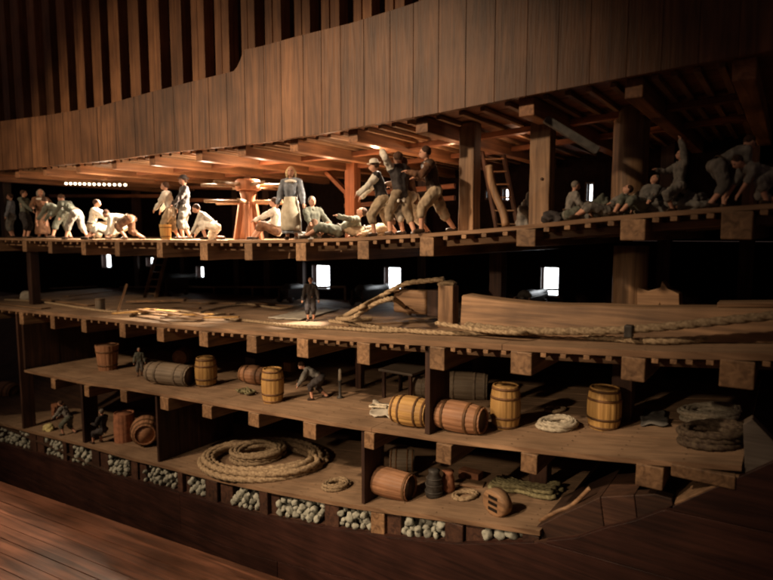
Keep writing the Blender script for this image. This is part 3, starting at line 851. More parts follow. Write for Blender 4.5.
person(up(716,.03), IMR, 'person in striped grey shirt and short breeches bent right over with arms hanging', GR, shirt='cl_grey', legs='cl_grey', S=.185, hip=(-.02,.46), lean=58, hl=(.40,.10,.28), hr=(.38,-.10,.20), fl=(.14,.09), fr=(-.12,-.09), sleeves='short')
person(up(752,.03), IML, 'person in dark grey kneeling bent toward the stooping one at the right edge', GR, shirt='cl_grey', legs='cl_grey', S=.180, hip=(-.22,.34), lean=78, hl=(.22,.10,.10), hr=(.24,-.10,.06), fl=(-.10,.09), fr=(-.38,-.09), sleeves='short')
# lower decks
GL = 'people working below the cable deck'
def ondk(k, px, py): return on(k, px, py)
person(at('mid',311,.30), TOCAM, 'dark slim person standing alone among the cables on the middle deck', GL, shirt='cl_dark', legs='cl_dark', S=.13)
person(ondk('low',140,376), TOCAM+.4, 'small grey-green person standing between the tapered tub and the large grey cask', GL, shirt='cl_greygreen', legs='cl_grey', S=.105, hair='hair_grey')
person(ondk('low',318,399), IML, 'person in a grey-green coat bent over beside the candle post on the lower deck', GL, shirt='canvas_grey', legs='cl_dark', S=.150, hip=(-.06,.42), lean=62, hl=(.40,.08,.20), hr=(.38,-.1,.3), fl=(.10,.08), fr=(-.16,-.08), hair='hair_brown')
person(at('hold',27,.04), IMR, 'dark clothed person standing in the hold beside the left frame post', GL, shirt='cl_dark', legs='cl_grey', S=.148)
person(at('hold',68,.06), IML, 'person in grey shirt stooping over the pale cabbage heap in the hold', GL, shirt='cl_grey', legs='cl_greygreen', S=.150, hip=(-.04,.44), lean=30, hl=(.34,.08,.46), hr=(.34,-.1,.40), fl=(.10,.07), fr=(-.14,-.07))
person(at('hold',103,.05), IML-.4, 'person in dark coat sitting between the hold post and the upright red cask', GL, shirt='cl_dark', legs='cl_dark', S=.150, hip=(-.02,.36), lean=4, hl=(.2,.1,.5), hr=(.2,-.1,.46), fl=(.26,.07), fr=(.14,-.07), hair='hair_grey')

# ================================================================== CASKS
def barrel(pt, h, d, label, mat='barrel_wood', lying=None, taper=False, group='wooden barrels and casks', hoops=(.06,.27,.73,.94), headmat=None, bulge=.16, roll=0, tip=0, hoopmat='hoop_wood', name='barrel', cat='barrel'):
    r = d/2; e = r*(1-bulge)
    root = thing(name, pt, label, cat, group)
    if lying is not None:
        root.rotation_euler = (Matrix.Rotation(lying,4,'Z')@Matrix.Rotation(R(90)-tip,4,'Y')@Matrix.Rotation(roll,4,'Z')).to_euler()
        root.location = Vector(pt)+Vector((-math.cos(lying)*h/2, -math.sin(lying)*h/2, r+.001))
    else:
        root.rotation_euler = (0,0,random.random()*6)
    def rad(t):
        if taper: return r*(1-.22*(1-t)) 
        return e+(r-e)*(1-(2*t-1)**2)
    n = 14; pr = [(rad(0)*.90, h*.035), (rad(0)*.91, .0)]+[(rad(i/n), h*i/n) for i in range(n+1)]+[(rad(1)*.91, h), (rad(1)*.90, h*.965)]
    mb = MB(); mb.lathe(pr, 48, None, groove=r*.022, gn=16, smooth=False, cap=False); mb.obj('staves', mat, root, world=False)
    for z in (h*.036, h*.962):
        mb = MB(); rr = rad(z/h)*.905
        nb_ = 4
        mb.lathe([(rr, z-h*.01), (rr, z+h*.004)], 32); mb.obj('barrel_head', headmat or mat, root, world=False)
    for t in hoops:
        mb = MB(); w_ = .028
        mb.lathe([(rad(t-w_)-.0004, h*(t-w_)), (rad(t-w_)+r*.028, h*(t-w_)), (rad(t+w_)+r*.028, h*(t+w_)), (rad(t+w_)-.0004, h*(t+w_))], 40, None, cap=False)
        mb.obj('hoop', hoopmat, root, world=False)
    return root
def bsize(pt, hp, dp): m = mpp(pt); return hp*m, dp*m
def stand(k, px, py, hp, dp, label, **kw):
    p = on(k, px, py-dp*.12); h, d = bsize(p, hp, dp); return barrel(p, h*.93, d, label, **kw)
def lie(k, px, py, lp, dp, label, ang=0, **kw):
    p = on(k, px, py-dp*.10); m = mpp(p); return barrel(p, lp*m, dp*m*.94, label, lying=ang, **kw)
stand('low',108,372,27,22,'open tapered wooden tub standing near the left end of the lower deck',mat='barrel_red',taper=True,hoops=(.2,.75),name='tub',cat='tub')
lie('low',171,387,52,23,'large grey cask lying on its side behind the first upright yellow barrel',ang=R(12),mat='barrel_grey',bulge=.08,headmat='head_wood',hoopmat='barrel_grey')
lie('low',184,366,20,18,'small round reddish cask lying end-on behind the large grey cask',ang=R(-60),mat='barrel_red')
stand('low',206.5,388,31,21.5,'small yellow upright barrel just right of the large grey cask')
lie('low',255,386,30,20,'orange-brown barrel lying behind the second upright yellow barrel',ang=R(8),mat='barrel_red')
stand('low',273,404,36,22.5,'yellow upright barrel left of the bent-over person on the lower deck')
lie('low',411,429,38,32,'yellow barrel lying half hidden left of the dark upright panel',ang=R(6),headmat='head_wood')
lie('low',458,435,54,33,'big pale brown barrel lying with its dark end facing right, beside the upright panel',ang=R(2),mat='barrel_red',headmat='head_wood',bulge=.18)
lie('low',464,402,46,29,'grey weathered cask lying behind the big pale brown barrel',ang=R(22),mat='barrel_grey',headmat='head_wood',bulge=.08,hoopmat='barrel_grey')
lie('low',420,399,18,22,'small grey cask seen just left of the panel, behind the half-hidden yellow barrel',ang=R(12),mat='barrel_grey',bulge=.06,hoopmat='barrel_grey')
stand('low',505,430,46,30,'tall yellow upright barrel right of the big lying barrel')
stand('low',603.5,431,44,33,'stout yellow upright barrel right of the white rope coil')
stand('hold',125,443,31,20,'upright reddish cask in the hold left of the round pot-bellied one',mat='clay',hoops=(),bulge=.06,group=None)
lie('hold',146,447,30,30,'round pot-bellied reddish cask lying beside the dark bulkhead in the hold',ang=R(-35),mat='barrel_red',bulge=.3)
lie('low',8,393,22,19,'barrel lying at the left end against the frame post',ang=R(10),mat='barrel_red') if False else None
lie('hold',7,402,30,20,'barrel lying at the extreme left of the hold',ang=R(10),mat='barrel_red')
lie('hold',390,500,48,31,'reddish-brown barrel lying in the hold with dark end facing right',ang=R(3),mat='barrel_red',headmat='head_wood',bulge=.12,hoops=(.05,.95))
lie('hold',402,474,24,24,'grey cask lying behind the reddish barrel in the hold',ang=R(30),mat='barrel_grey',headmat='head_wood',bulge=.05)
stand('upper',166,238,0,0,'x') if False else None
# small pots and tubs
def pot(pt, prof, label, mat, name='jug', cat='jug', group=None, rings=()):
    root = thing(name, pt, label, cat, group); mb = MB(); mb.lathe(prof, 24, cap=True); mb.obj('pot_body', mat, root, world=False)
    for r_, z in rings:
        mb = MB(); mb.lathe([(r_*.9,z-.002),(r_,z-.001),(r_,z+.001),(r_*.9,z+.002)],24,cap=False); mb.obj('ring', mat, root, world=False)
    return root
p = on('hold',434,496); m = mpp(p)
pot(p,[(8*m,0),(9*m,3*m),(8*m,9*m),(8.6*m,12*m),(7*m,20*m),(5*m,24*m),(6*m,27*m),(3*m,28*m)],'dark ridged upright jar in the hold right of the lying barrel','iron',name='jar',cat='jar',rings=[(9.4*m,6*m),(9*m,13*m),(8*m,19*m)])
p = on('hold',448,491); m = mpp(p)
pot(p,[(6*m,0),(7*m,4*m),(6*m,14*m),(4.5*m,18*m),(6*m,21*m),(3*m,21.5*m)],'brown waisted jar standing right behind the dark ridged jar','clay',name='jar',cat='jar')
p = at('upper',166,.03); m = mpp(p)
barrel(p, 15*m, 12*m, 'small wooden tub at the feet of the white-shirted person', mat='barrel_wood', taper=True, hoops=(.2,.8), name='tub', cat='tub', group=None)
p = on('mid',100.5,311); m = mpp(p)
barrel(p, 13*m, 9*m, 'tiny cask standing on the middle deck left of the slanted stick', mat='barrel_grey', hoops=(.1,.9), bulge=.05, group=None)
p = on('low',340,398); m = mpp(p)
root = thing('candle_stand', p, 'thin dark candle post standing right of the bent-over person', 'post')
mb = MB(); mb.lathe([(3.4*m,0),(3.2*m,1.5*m),(1.4*m,2.5*m),(1.4*m,16*m),(2.4*m,17*m),(2.4*m,18*m)],12); mb.obj('stand','iron',root,world=False)
mb = MB(); mb.lathe([(1.6*m,18*m),(1.5*m,29*m),(.3*m,30*m)],12); mb.obj('candle','canvas',root,world=False)

# ================================================================== CAPSTAN, LADDER, BITTS
p = at('upper',249,.20); m = mpp(p); H_ = .155
root = thing('capstan', p, 'stout wooden capstan with long level bars, its post flanked by braces', 'capstan')
mb = MB(); mb.lathe([(.034,0),(.032,.02),(.024,.06),(.022,.11),(.028,.128)],20); mb.obj('spindle','red_timber_z',root,world=False)
mb = MB(); mb.lathe([(.036,.128),(.040,.132),(.040,.152),(.034,.157)],28); mb.obj('drumhead','red_timber_z',root,world=False)
for i in range(6):
    M_=Matrix.Rotation(i*math.pi/3+.2,4,'Z'); mb = MB()
    mb.hexa([M_@Vector(v) for v in ((.015,-.006,.0),(.052,-.006,.0),(.052,.006,.0),(.015,.006,.0),(.015,-.006,.10),(.031,-.006,.10),(.031,.006,.10),(.015,.006,.10))]); mb.obj('whelp','red_timber_z',root,world=False,bev=.002)
for i in range(6):
    M_=Matrix.Rotation(i*math.pi/3+.65,4,'Z'); mb = MB(); mb.tube([M_@Vector((.03,0,.142)),M_@Vector((.15,0,.142))],[.0055,.004],8); mb.obj('capstan_bar','timber_x',root,world=False)
for i in range(6):
    M_=Matrix.Rotation(i*math.pi/3+.1,4,'Z'); mb = MB(); mb.tube([M_@Vector((.03,0,.098)),M_@Vector((.14,0,.098))],[.005,.004],8); mb.obj('capstan_bar','timber_x',root,world=False)
root.scale=(1.3,1.3,1.60)
def ladder(a, b, wv, n, label, mat='timber_z'):
    root = thing('ladder', a, label, 'ladder'); a = Vector(a); b = Vector(b)
    for s in (-1,1):
        mb = MB(); mb.bar(a+wv*s*.5, b+wv*s*.5, .008, .022); mb.obj('stringer', mat, root, bev=.001)
    for i in range(n):
        q = a.lerp(b, (i+.6)/n); mb = MB(); mb.bar(q-wv*.49, q+wv*.49, .022, .005, Vector((0,0,1))); mb.obj('tread','timber_x',root,bev=.001)
ladder(at('upper',508,.48), P(486,118,.62), Vector((.07,.03,0)), 9, 'steep dark wooden ladder rising behind the first pale post to the deck overhead', 'dark_timber_z')
ladder(at('mid',150,.75), P(163,248,.85), Vector((.09,.02,0)), 7, 'ladder in the dark climbing from the left of the middle deck')
# slanted stick and flat board
mb = MB(); a = at('mid',117,.10); mb.bar(a+Vector((0,0,.006)), P(127,284,.14), .018, .010); solo(mb,'wooden_prop','timber_z','slanted wooden prop standing up from the left part of the middle deck','prop',bev=.001)

# bitts post with rope, block, long timber
p = on('mid',448,327); m = mpp(p)
root = thing('riding_bitt', p, 'square pale wooden bitt with rope wound over its top, middle deck', 'bitt')
mb = MB(); mb.box((-8.5*m,-.022,0),(8.5*m,.022,42*m)); mb.obj('bitt_post','timber_z',root,world=False,bev=.003)
Yb = p.y
mb = MB(); a = P(400,300,Yb+.03); b = P(431,300,Yb+.03); r_=11.5*mpp(a)
mb.box((a.x-.01,a.y-.035,a.z-r_),(b.x,a.y+.035,a.z+r_)); o=mb.obj('bitt_arm','timber_x',root); bv=o.modifiers.new('bevel','BEVEL'); bv.width=.011; bv.segments=4
mb = MB(); mb.box((b.x+.001,a.y-.03,a.z-r_*1.05),(p.x-8.6*m,a.y+.03,a.z+r_*1.1)); mb.obj('bitt_cheek','dark_timber_z',root,bev=.002)
def wrap_pts(c, rx, rz, n=40):
    return [Vector((c.x+rx*math.cos(2*math.pi*i/n), c.y+.0*i+.03*math.sin(2*math.pi*i/n), c.z+rz*math.sin(4*math.pi*i/n)*.3)) for i in range(n)]
c0 = Vector((p.x,p.y,p.z+42*m+.004))
mb = MB()
for i in range(2):
    q = [c0+Vector((-.036,-.006+.013*i,-.004)), c0+Vector((-.012,-.006+.013*i,.004)), c0+Vector((.012,-.006+.013*i,.004)),c0+Vector((.028,-.006+.013*i,0))]
    mb.tube(resample(spline(q,8),.003),.0085,10,twist=.5)
mb.obj('rope_lashing','rope',root)
# the long timber
tm = thing('spare_spar', at('mid',600,.10), 'very long shaped timber lying along the middle deck behind the cables', 'timber')
tops = [(458,295),(478,298),(500,301),(530,304),(560,305.5),(600,306),(640,308),(700,308),(773,309),(860,310)]
Yt = .13; vs=[];fs=[]
TT = []
for px in range(460, 861, 8):
    a = P(px, interp(tops,px), Yt); zb = zdeck('mid', a.x)+.0015
    vs += [(a.x,Yt,zb),(a.x,Yt+.012,a.z-.004),(a.x,Yt+.02,a.z),(a.x,Yt+.085,a.z),(a.x,Yt+.09,zb)]
n = len(vs)//5
for j in range(n-1):
    for i in range(5):
        i2=(i+1)%5; fs.append((j*5+i,j*5+i2,(j+1)*5+i2,(j+1)*5+i)[::-1])
fs += [(0,1,2,3,4),tuple(range((n-1)*5,n*5))[::-1]]
mb = MB(); mb.add(vs,fs); mb.obj('spar_body','timber_x',tm,bev=.002)
a = P(717,308,Yt+.02); b=P(860,308,Yt+.02); mb=MB()
mb.hexa([(a.x,Yt+.016,a.z+.002),(b.x,Yt+.016,b.z+.002),(b.x,Yt+.08,b.z+.002),(a.x,Yt+.08,a.z+.002),(a.x,Yt+.016,a.z+.014),(b.x,Yt+.016,b.z+.014),(b.x,Yt+.08,b.z+.014),(a.x,Yt+.08,a.z+.014)]); mb.obj('spar_cap','timber_x',tm,bev=.002)

# ================================================================== ROPES
def rope(pts, r, label, mat='rope', group=None, name='rope', cat='rope', step=None, twist=.62, n=18, strands=3):
    q = resample(spline(pts, 14), step or r*.45); mb = MB()
    for i, v in enumerate(q):
        e = noise.noise_vector(v*6)*r*.30; q[i] = v+Vector((e.x, e.y, 0))
    mb.tube(q, r, n, twist=twist, strands=strands); return solo(mb, name, mat, label, cat, group)
def dp(px, py, r, lift=0, k='mid'): v = on(k, px, py); v.z += r+.001+lift; return v
r1 = .0105
GC = 'cables on the middle deck'
rope([P(466,325,.10),P(500,329,.09),P(540,331,.085),P(580,331,.08),P(620,330,.075),P(660,327,.07),P(700,323,.065),P(740,319,.06),P(780,315,.055),P(840,308,.05)], .0105, 'thick twisted cable stretched right from the bitt, above a thinner slack rope', group=GC)
rope([dp(330,323,.008),dp(380,330,.008),dp(430,335,.008),dp(480,336,.008),dp(520,334,.008),dp(560,337,.008),dp(600,341,.008),dp(660,345,.008),dp(720,342,.008),dp(773,338,.008),dp(850,334,.008)], .0075, 'long slack rope lying along the very front edge of the middle deck', group=GC)
rope([P(444,279,Yb-.01),P(425,281,Yb-.015),P(408,283,Yb-.02),P(395,288,Yb-.03),P(378,298,Yb-.05),P(360,308,.06),dp(345,318,.009),dp(338,321,.009),dp(350,323,.009),dp(372,321,.009)], .0088, 'thick rope slanting down left from the top of the bitt to the deck', group=GC)
rope([dp(338,322,.008,.004),P(352,318,.07),P(366,309,.08),P(382,301,.09),P(396,300,.10),dp(410,316,.008)], .0080, 'second rope rising below the slanting thick one left of the bitt block', group=GC)
rope([P(436,323,.07),P(455,326,.06),P(480,330,.05),P(520,333,.05),dp(545,334,.007),dp(590,335,.007),dp(625,334,.007)], .0070, 'thin rope tucked under the thick cable right of the bitt', group=GC)
rope([dp(585,336,.006),dp(600,338,.006),dp(625,335,.006),dp(632,337,.006,.004),dp(650,339,.006),dp(690,338,.006)], .006, 'short dark rope end crossing the slack rope at right', mat='rope_green', group=GC)
rope([dp(225,320,.007),dp(260,324,.007),dp(300,329,.007),dp(335,330,.007),dp(380,333,.007),dp(420,333,.007)], .0065, 'pale rope lying near the edge left of the bitt', group=GC, mat='rope')
rope([dp(200,314,.007),dp(220,309,.007),dp(250,306,.007),dp(280,310,.007),dp(300,307,.007),dp(304,300,.007)], .0060, 'thin rope curving across the bright patch of the middle deck', group=GC)
rope([dp(130,317,.007),dp(150,314,.007),dp(175,312,.007),dp(205,316,.007),dp(225,315,.007)], .0065, 'rope lying in front of the pile of planks', group=GC)
rope([dp(5,301,.007),dp(40,303,.007),dp(80,309,.007),dp(110,313,.007),dp(128,312,.007)], .0065, 'rope on the far left of the middle deck', group=GC)
# turnbuckle-like shackle on the cable
mb = MB(); a = P(629,331,.065); mb.box((a.x-.010,a.y-.014,a.z-.016),(a.x+.010,a.y+.012,a.z+.016)); solo(mb,'rope_clamp','iron','small dark clamp gripping the thick cable below the mast','clamp',bev=.003)
# planks lying on the mid deck
GPk = 'loose planks on the middle deck'
for (a,b,c,d,w_,t_,lab) in [
  (20,297,92,306,.05,.006,'broad pale plank lying at the left on the middle deck'),
  (66,297,115,291,.04,.005,'plank lying at a slant behind the tiny cask'),
  (50,289,115,286,.04,.005,'thin plank far back on the left of the middle deck'),
  (128,304,185,303,.05,.012,'topmost plank of the splintered pile right of the slanted prop'),
  (125,310,200,309,.035,.008,'plank at the front of the splintered pile'),
  (184,303,238,304,.05,.006,'bright lit plank just right of the splintered pile'),
  (186,311,232,315,.03,.006,'short plank in front of the bright lit one'),
  (250,303,296,307,.04,.006,'dull plank lying right of the bright lit one'),
  (345,327,352,312,.03,.005,'short crosswise plank under the slanting rope'),
  (352,325,425,322,.05,.005,'broad pale plank between slanting rope and bitt'),
  (0,304,46,309,.05,.006,'plank lying at the extreme left edge of the middle deck')]:
    A=on('mid',a,b); B=on('mid',c,d); A.z+=t_/2+.002; B.z+=t_/2+.002
    if 'topmost' in lab: A.z+=.009; B.z+=.009
    mb=MB(); dv=(B-A).normalized(); 
    mb.bar(A,B,w_,t_); solo(mb,'plank','timber_x',lab,'plank',GPk,bev=.001)
WH=['splintered board end','split pale lath','short broken board','bent thin lath','chipped board','narrow splintered strip','torn plank piece','thin broken strip','pale split board','broken lath end']
PL=['against the slanted prop','at the left of the pile','in the heart of the pile','on top of the pile','at the front of the pile','toward the bright plank','behind the pile','at the right of the pile','near the small port','lying crosswise on the pile']
for i in range(10):
    px=128+i*10.5+random.uniform(-3,3); c=at('mid',px,random.uniform(.05,.20)); th=random.uniform(-.5,.6); L=random.uniform(.07,.15); t=random.uniform(.004,.007)
    z=c.z+.006+t+random.uniform(0,.018); dv=Vector((math.cos(th),math.sin(th),0))*L
    mb=MB(); mb.bar(Vector((c.x,c.y,z))-dv,Vector((c.x,c.y,z+random.uniform(.0,.020)))+dv,random.uniform(.014,.034),t)
    solo(mb,'broken_board','timber_x' if i%3 else 'barrel_wood',WH[i]+' '+PL[i]+' on the middle deck','board','splintered boards on the middle deck',bev=.0008)
p=at('mid',27,.25); mb=MB(); mb.ball(Vector((0,0,.03)),(.05,.04,.035),3); 
for i,v in enumerate(mb.v): mb.v[i]=v*(1+.18*noise.noise(v*40))+p
solo(mb,'canvas_bundle','canvas','lumpy tan canvas bundle at the back left of the middle deck','bundle')
# sail cloth lit by the lamp
def sheet(k, quad, label, mat='canvas', th=.003, amp=.004, cat='cloth', name='canvas_sheet', nn=14):
    C=[on(k,*q) for q in quad]; vs=[];fs=[]
    for j in range(nn+1):
        for i in range(nn+1):
            u=i/nn; v=j/nn; q=(C[0]*(1-u)+C[1]*u)*(1-v)+(C[3]*(1-u)+C[2]*u)*v
            e=noise.noise(q*38); f=noise.noise(q*15+Vector((3,1,7)))
            q=q+Vector((f*.012*(abs(2*u-1)**2),e*.012*(abs(2*v-1)**2),0)); z=zdeck(k,q.x)+.003+amp*(.6+e)
            vs.append((q.x,q.y,z))
    for j in range(nn):
        for i in range(nn): a=j*(nn+1)+i; fs.append((a,a+1,a+nn+2,a+nn+1))
    mb=MB(); mb.add(vs,fs,True); o=solo(mb,name,mat,label,cat); s=o.modifiers.new('t','SOLIDIFY'); s.thickness=th; s.offset=0; return o
sheet('mid',[(268,319),(300,321),(338,311),(310,309)],'bright white cloth spread flat in the lamplight on the middle deck','canvas')
sheet('low',[(370,416),(390,421),(396,408),(374,402)],'pale crumpled cloth lying left of the half-hidden yellow barrel','canvas',amp=.012)
sheet('low',[(640,426),(668,428),(664,412),(642,412)],'flat folded sailcloth left of the pale rope coils','canvas_grey',amp=.010)
# coils
def coil(k, px, py, wpx, turns, r, label, mat='rope', layers=1, jitter=.15, group='coiled ropes', sq=1.0, tail=None, name='rope_coil', rin=.5, Yc=None):
    c = on(k, px, py) if Yc is None else at(k, px, Yc); m = mpp(c); R0 = wpx/2*m - r; pts=[]; n=26
    for L in range(layers):
        for t in range(turns):
            rr = (R0 - (R0*(1-rin))*(t+ (L%2)*.5)/max(1,turns))
            for i in range(n):
                th = 2*math.pi*i/n; ph = t+L*3.1
                q = rr*(1+jitter*.35*math.sin(2*th+ph*1.3)+jitter*.2*math.sin(3*th+ph))
                x = c.x+q*math.cos(th+.4); y = c.y+q*math.sin(th+.4)*sq
                pts.append(Vector((x,y,zdeck(k,x)+r+.001+L*r*1.55+ r*.35*math.sin(th*2+ph*2)*(L>0 or turns>2))))
    if tail: pts += [on(k,*q)+Vector((0,0,r)) for q in tail]
    q = resample(spline(pts,3), r*.55); mb=MB(); mb.tube(q, r, 15, twist=.62); return solo(mb,name,mat,label,'coil',group)
coil('hold',262,463,150,3,.0125,'huge loose coil of thick rope spread across the hold floor',layers=2,rin=.74,jitter=.10,sq=.68,Yc=.215)
coil('hold',258,452,56,3,.0095,'tighter round rope coil lying inside the huge loose one',layers=3,rin=.62,jitter=.08,Yc=.26)
coil('hold',336,487,30,3,.006,'small rope heap left of the thin hold bulkhead',layers=2,mat='rope')
coil('low',557,427,42,4,.0065,'white rope coil lying between two yellow upright barrels',mat='rope_pale',layers=2,rin=.6,jitter=.2)
coil('low',555,411,22,2,.005,'little grey rope loop behind the white coil',mat='rope',layers=1)
coil('low',709,419,54,4,.0065,'pale double rope coil behind the dark round one at the right end',mat='rope_pale',layers=3,rin=.6,jitter=.16)
coil('low',711,443,62,3,.0085,'dark tarred rope ring at the right end of the lower deck',mat='rope_dark',layers=3,rin=.72,jitter=.07)
coil('hold',465,497,27,2,.006,'thin pale rope ring left of the pulley block',mat='rope',layers=1,jitter=.1)
# hank of rope on the hold floor
c=on('hold',522,492); m=mpp(c); pts=[]
for t in range(12):
    row=t%6; lay=t//6; off=(row-2.5)*.013+lay*.006; L=(34-lay*4)*m*random.uniform(.9,1.05)
    line=[(-L,off*1.25),(-L*.55,off*1.1),(0,off*.55),(L*.55,off*1.1),(L,off*1.3)]
    if t%2: line=line[::-1]
    for x,y in line: pts.append(Vector((c.x+x,c.y+y-.10*x+.9*x*x,zdeck('hold',c.x+x)+.008+lay*.013+random.uniform(0,.003))))
q=resample(spline(pts,8),.0035); mb=MB(); mb.tube(q,.0068,12,twist=.62)
solo(mb,'rope_hank','rope_green','long greenish hank of rope tied at the middle, beyond the pulley block','rope hank')
# tangle of greenery / lines near barrels
pts=[]; c=on('low',248,394)
for i in range(26): pts.append(c+Vector((random.uniform(-.05,.05),random.uniform(-.03,.03),random.uniform(.004,.022))))
mb=MB(); mb.tube(resample(spline(pts,6),.003),.004,7,twist=.4); solo(mb,'rope_tangle','rope_green','greenish tangled lines lying left of the second upright yellow barrel','rope tangle')
pts=[]; c=on('low',382,411)
for i in range(14): pts.append(c+Vector((random.uniform(-.045,.035),random.uniform(-.03,.03),random.uniform(.010,.022))))
mb=MB(); mb.tube(resample(spline(pts,6),.003),.0035,7,twist=.4); solo(mb,'rope_tangle','rope_pale','pale tangled cord on the crumpled cloth','rope tangle')
# pulley block
p=on('hold',497,514); m=mpp(p); root=thing('pulley_block',p+Vector((0,0,12.5*m)),'oval wooden pulley block with three slots, lying near the front of the hold','pulley block',rz=R(-20))
mb=MB(); mb.lathe([(0.001,-.019),(11*m,-.019),(13.2*m,-.016),(13.6*m,0),(13.2*m,.016),(11*m,.019),(.001,.019)],32,Matrix.Rotation(R(90),4,'X')@Matrix.Scale(1.15,4,(1,0,0)),cap=False); mb.obj('block_shell','timber_x',root,world=False)
for i in (-1,0,1):
    mb=MB(); mb.box((-6*m,-.0202,i*6*m-1.6*m),(6*m,-.0188,i*6*m+1.6*m)); mb.obj('sheave_slot','eye',root,world=False)
# boards, boxes in the hold and lower deck
def boxat(k,px,py,wp,hp,dep,label,mat,name,cat,rz=0,bev=.002):
    p=on(k,px,py); m=mpp(p); root_=MB(); M_=Matrix.Translation(p+Vector((0,0,.0012)))@Matrix.Rotation(rz,4,'Z')
    root_.box((-wp*m/2,0,0),(wp*m/2,dep,hp*m),M_); return solo(root_,name,mat,label,cat,bev=bev)
boxat('hold',468,481,22,9,.04,'low brown wooden box behind the jars in the hold','clay','wooden_box','box')
boxat('hold',471,488,24,2.5,.05,'short flat board lying by the thin rope ring','timber_x','plank','plank',R(15))
boxat('low',250,368,14,10,.04,'grey box far back behind the orange-brown barrel','grey_board','wooden_box','box')
boxat('low',287,372,10,9,.04,'small orange crate behind the upright barrel near the bent person','barrel_wood','wooden_box','box')
boxat('hold',55,418,14,13,.05,'reddish box behind the pale cabbage heap','clay','wooden_box','box')
boxat('low',399,372.5,44,2.0,.10,'thin grey board resting on a low trestle at the back of the lower deck','grey_board','plank','plank',R(4)) if False else None
# grey shelf board inside, under the middle deck, on legs
p0=P(378,370,.34); p1=P(424,362,.46)
tb=thing('low_bench',Vector(((p0.x+p1.x)/2,.40,zdeck('low',p0.x))),'grey flat bench standing back in the dark of the lower deck','bench')
mb=MB(); mb.box((p0.x,.34,p0.z-.004),(p1.x+.02,.50,p0.z+.006)); mb.obj('bench_top','grey_board',tb,bev=.002)
for x in (p0.x+.015,p1.x):
    for y in (.36,.48): mb=MB(); mb.box((x-.006,y-.006,zdeck('low',x)+.001),(x+.006,y+.006,p0.z-.005)); mb.obj('leg','dark_timber_z',tb)
# cabbage / cloth heap
def lump(pt, r, label, mat, name, cat, seed=0, amp=.3, group=None, sub=4):
    mb=MB(); mb.ball((0,0,0),r,sub); rm=max(r)
    out=[]
    for v in mb.v:
        k=1+amp*noise.noise(v/rm*1.9+Vector((seed,0,0)))+amp*.45*noise.noise(v/rm*5+Vector((0,seed,0)))+amp*.25*abs(noise.noise(v/rm*9+Vector((seed,seed,0)))); q=v*k
        q.z=max(q.z+r[2]*.7,0); out.append(q+Vector(pt)+Vector((0,0,.001)))
    mb.v=out; return solo(mb,name,mat,label,cat,group)
c=on('hold',50,424)
lump(at('hold',48,.05)+Vector((0,0,0)),(.036,.024,.022),'pale yellow crumpled cabbage heap on the hold floor','cloth_yellow','cabbage_heap','vegetables',3,.5)
GH='canvas bundles heaped near the mast'
for i,(px,Y,rx,ry,rz,lab,mt) in enumerate([
  (556,.16,.035,.03,.020,'small dark bundle at the left foot of the heap by the knotted post','cl_dark'),
  (584,.14,.035,.03,.026,'grey-brown bundle left of the mast, behind the sitting person','canvas_grey'),
  (600,.17,.030,.02,.034,'upright dark sack leaning near the left side of the mast','cl_greygreen'),
  (618,.15,.030,.03,.026,'drab green bundle at the left foot of the mast','cl_greygreen'),
  (634,.17,.038,.03,.034,'pale bundle on the heap directly before the mast','cl_tan'),
  (655,.13,.040,.03,.024,'low grey bundle just right of the mast','canvas_grey'),
  (664,.20,.030,.03,.038,'taller dark sack right of the mast, behind the low grey bundle','cl_dark'),
  (692,.12,.040,.03,.026,'grey bundle right of the person with raised arm','canvas_grey'),
  (304,.14,.03,.03,.016,'dark bundle behind the girl','canvas_grey'),
  (528,.30,.030,.03,.060,'green-grey sack standing behind the knotted post','canvas_grey')]):
    lump(at('upper',px,Y),(rx,ry,rz),lab,mt,'canvas_bundle','bundle',i*1.7,.62,GH if px>550 else None)
# guns added to cover part of each glowing port and break its outline
GG='added guns masking the far ports of the middle deck'
for ri,lab in [(0,'added black gun on a carriage, partly masking the bright port right of the bitt'),(1,'added black gun partly masking the port just left of the bitt block'),(2,'added black gun partly masking the port behind the dark slim person'),(3,'added black gun partly masking the small port above the splintered planks')]:
    xa,za,xb,zb=rects[ri]; xc=xa+(xb-xa)*.30; zc=za+(zb-za)*.10
    gp=Vector((xc,.92,zdeck('mid',xc)+.001)); g=thing('port_mask_gun',gp,lab,'cannon',GG); hz=zc-gp.z
    mb=MB(); mb.lathe([(.004,-.035),(.012,-.030),(.006,-.020),(.030,-.012),(.034,.0),(.030,.02),(.029,.10),(.024,.11),(.019,.22),(.024,.235),(.016,.236)],20,Matrix.Translation((0,-.03,hz))@Matrix.Rotation(R(-90),4,'X')); mb.obj('gun_barrel','iron',g,world=False)
    mb=MB()
    for sx in (-1,1): mb.box((sx*.034-.006,-.06,.016),(sx*.034+.006,.12,hz+.004))
    mb.box((-.026,-.04,.022),(.026,.10,.034)); mb.obj('carriage','dark_timber_y',g,world=False,bev=.002)
    for sx in (-1,1):
        for yy in (-.04,.09):
            mb=MB(); mb.lathe([(.018,-.006),(.018,.006)],14,Matrix.Translation((sx*.047,yy,.018))@Matrix.Rotation(R(90),4,'Y')); mb.obj('wheel','dark_timber_x',g,world=False)
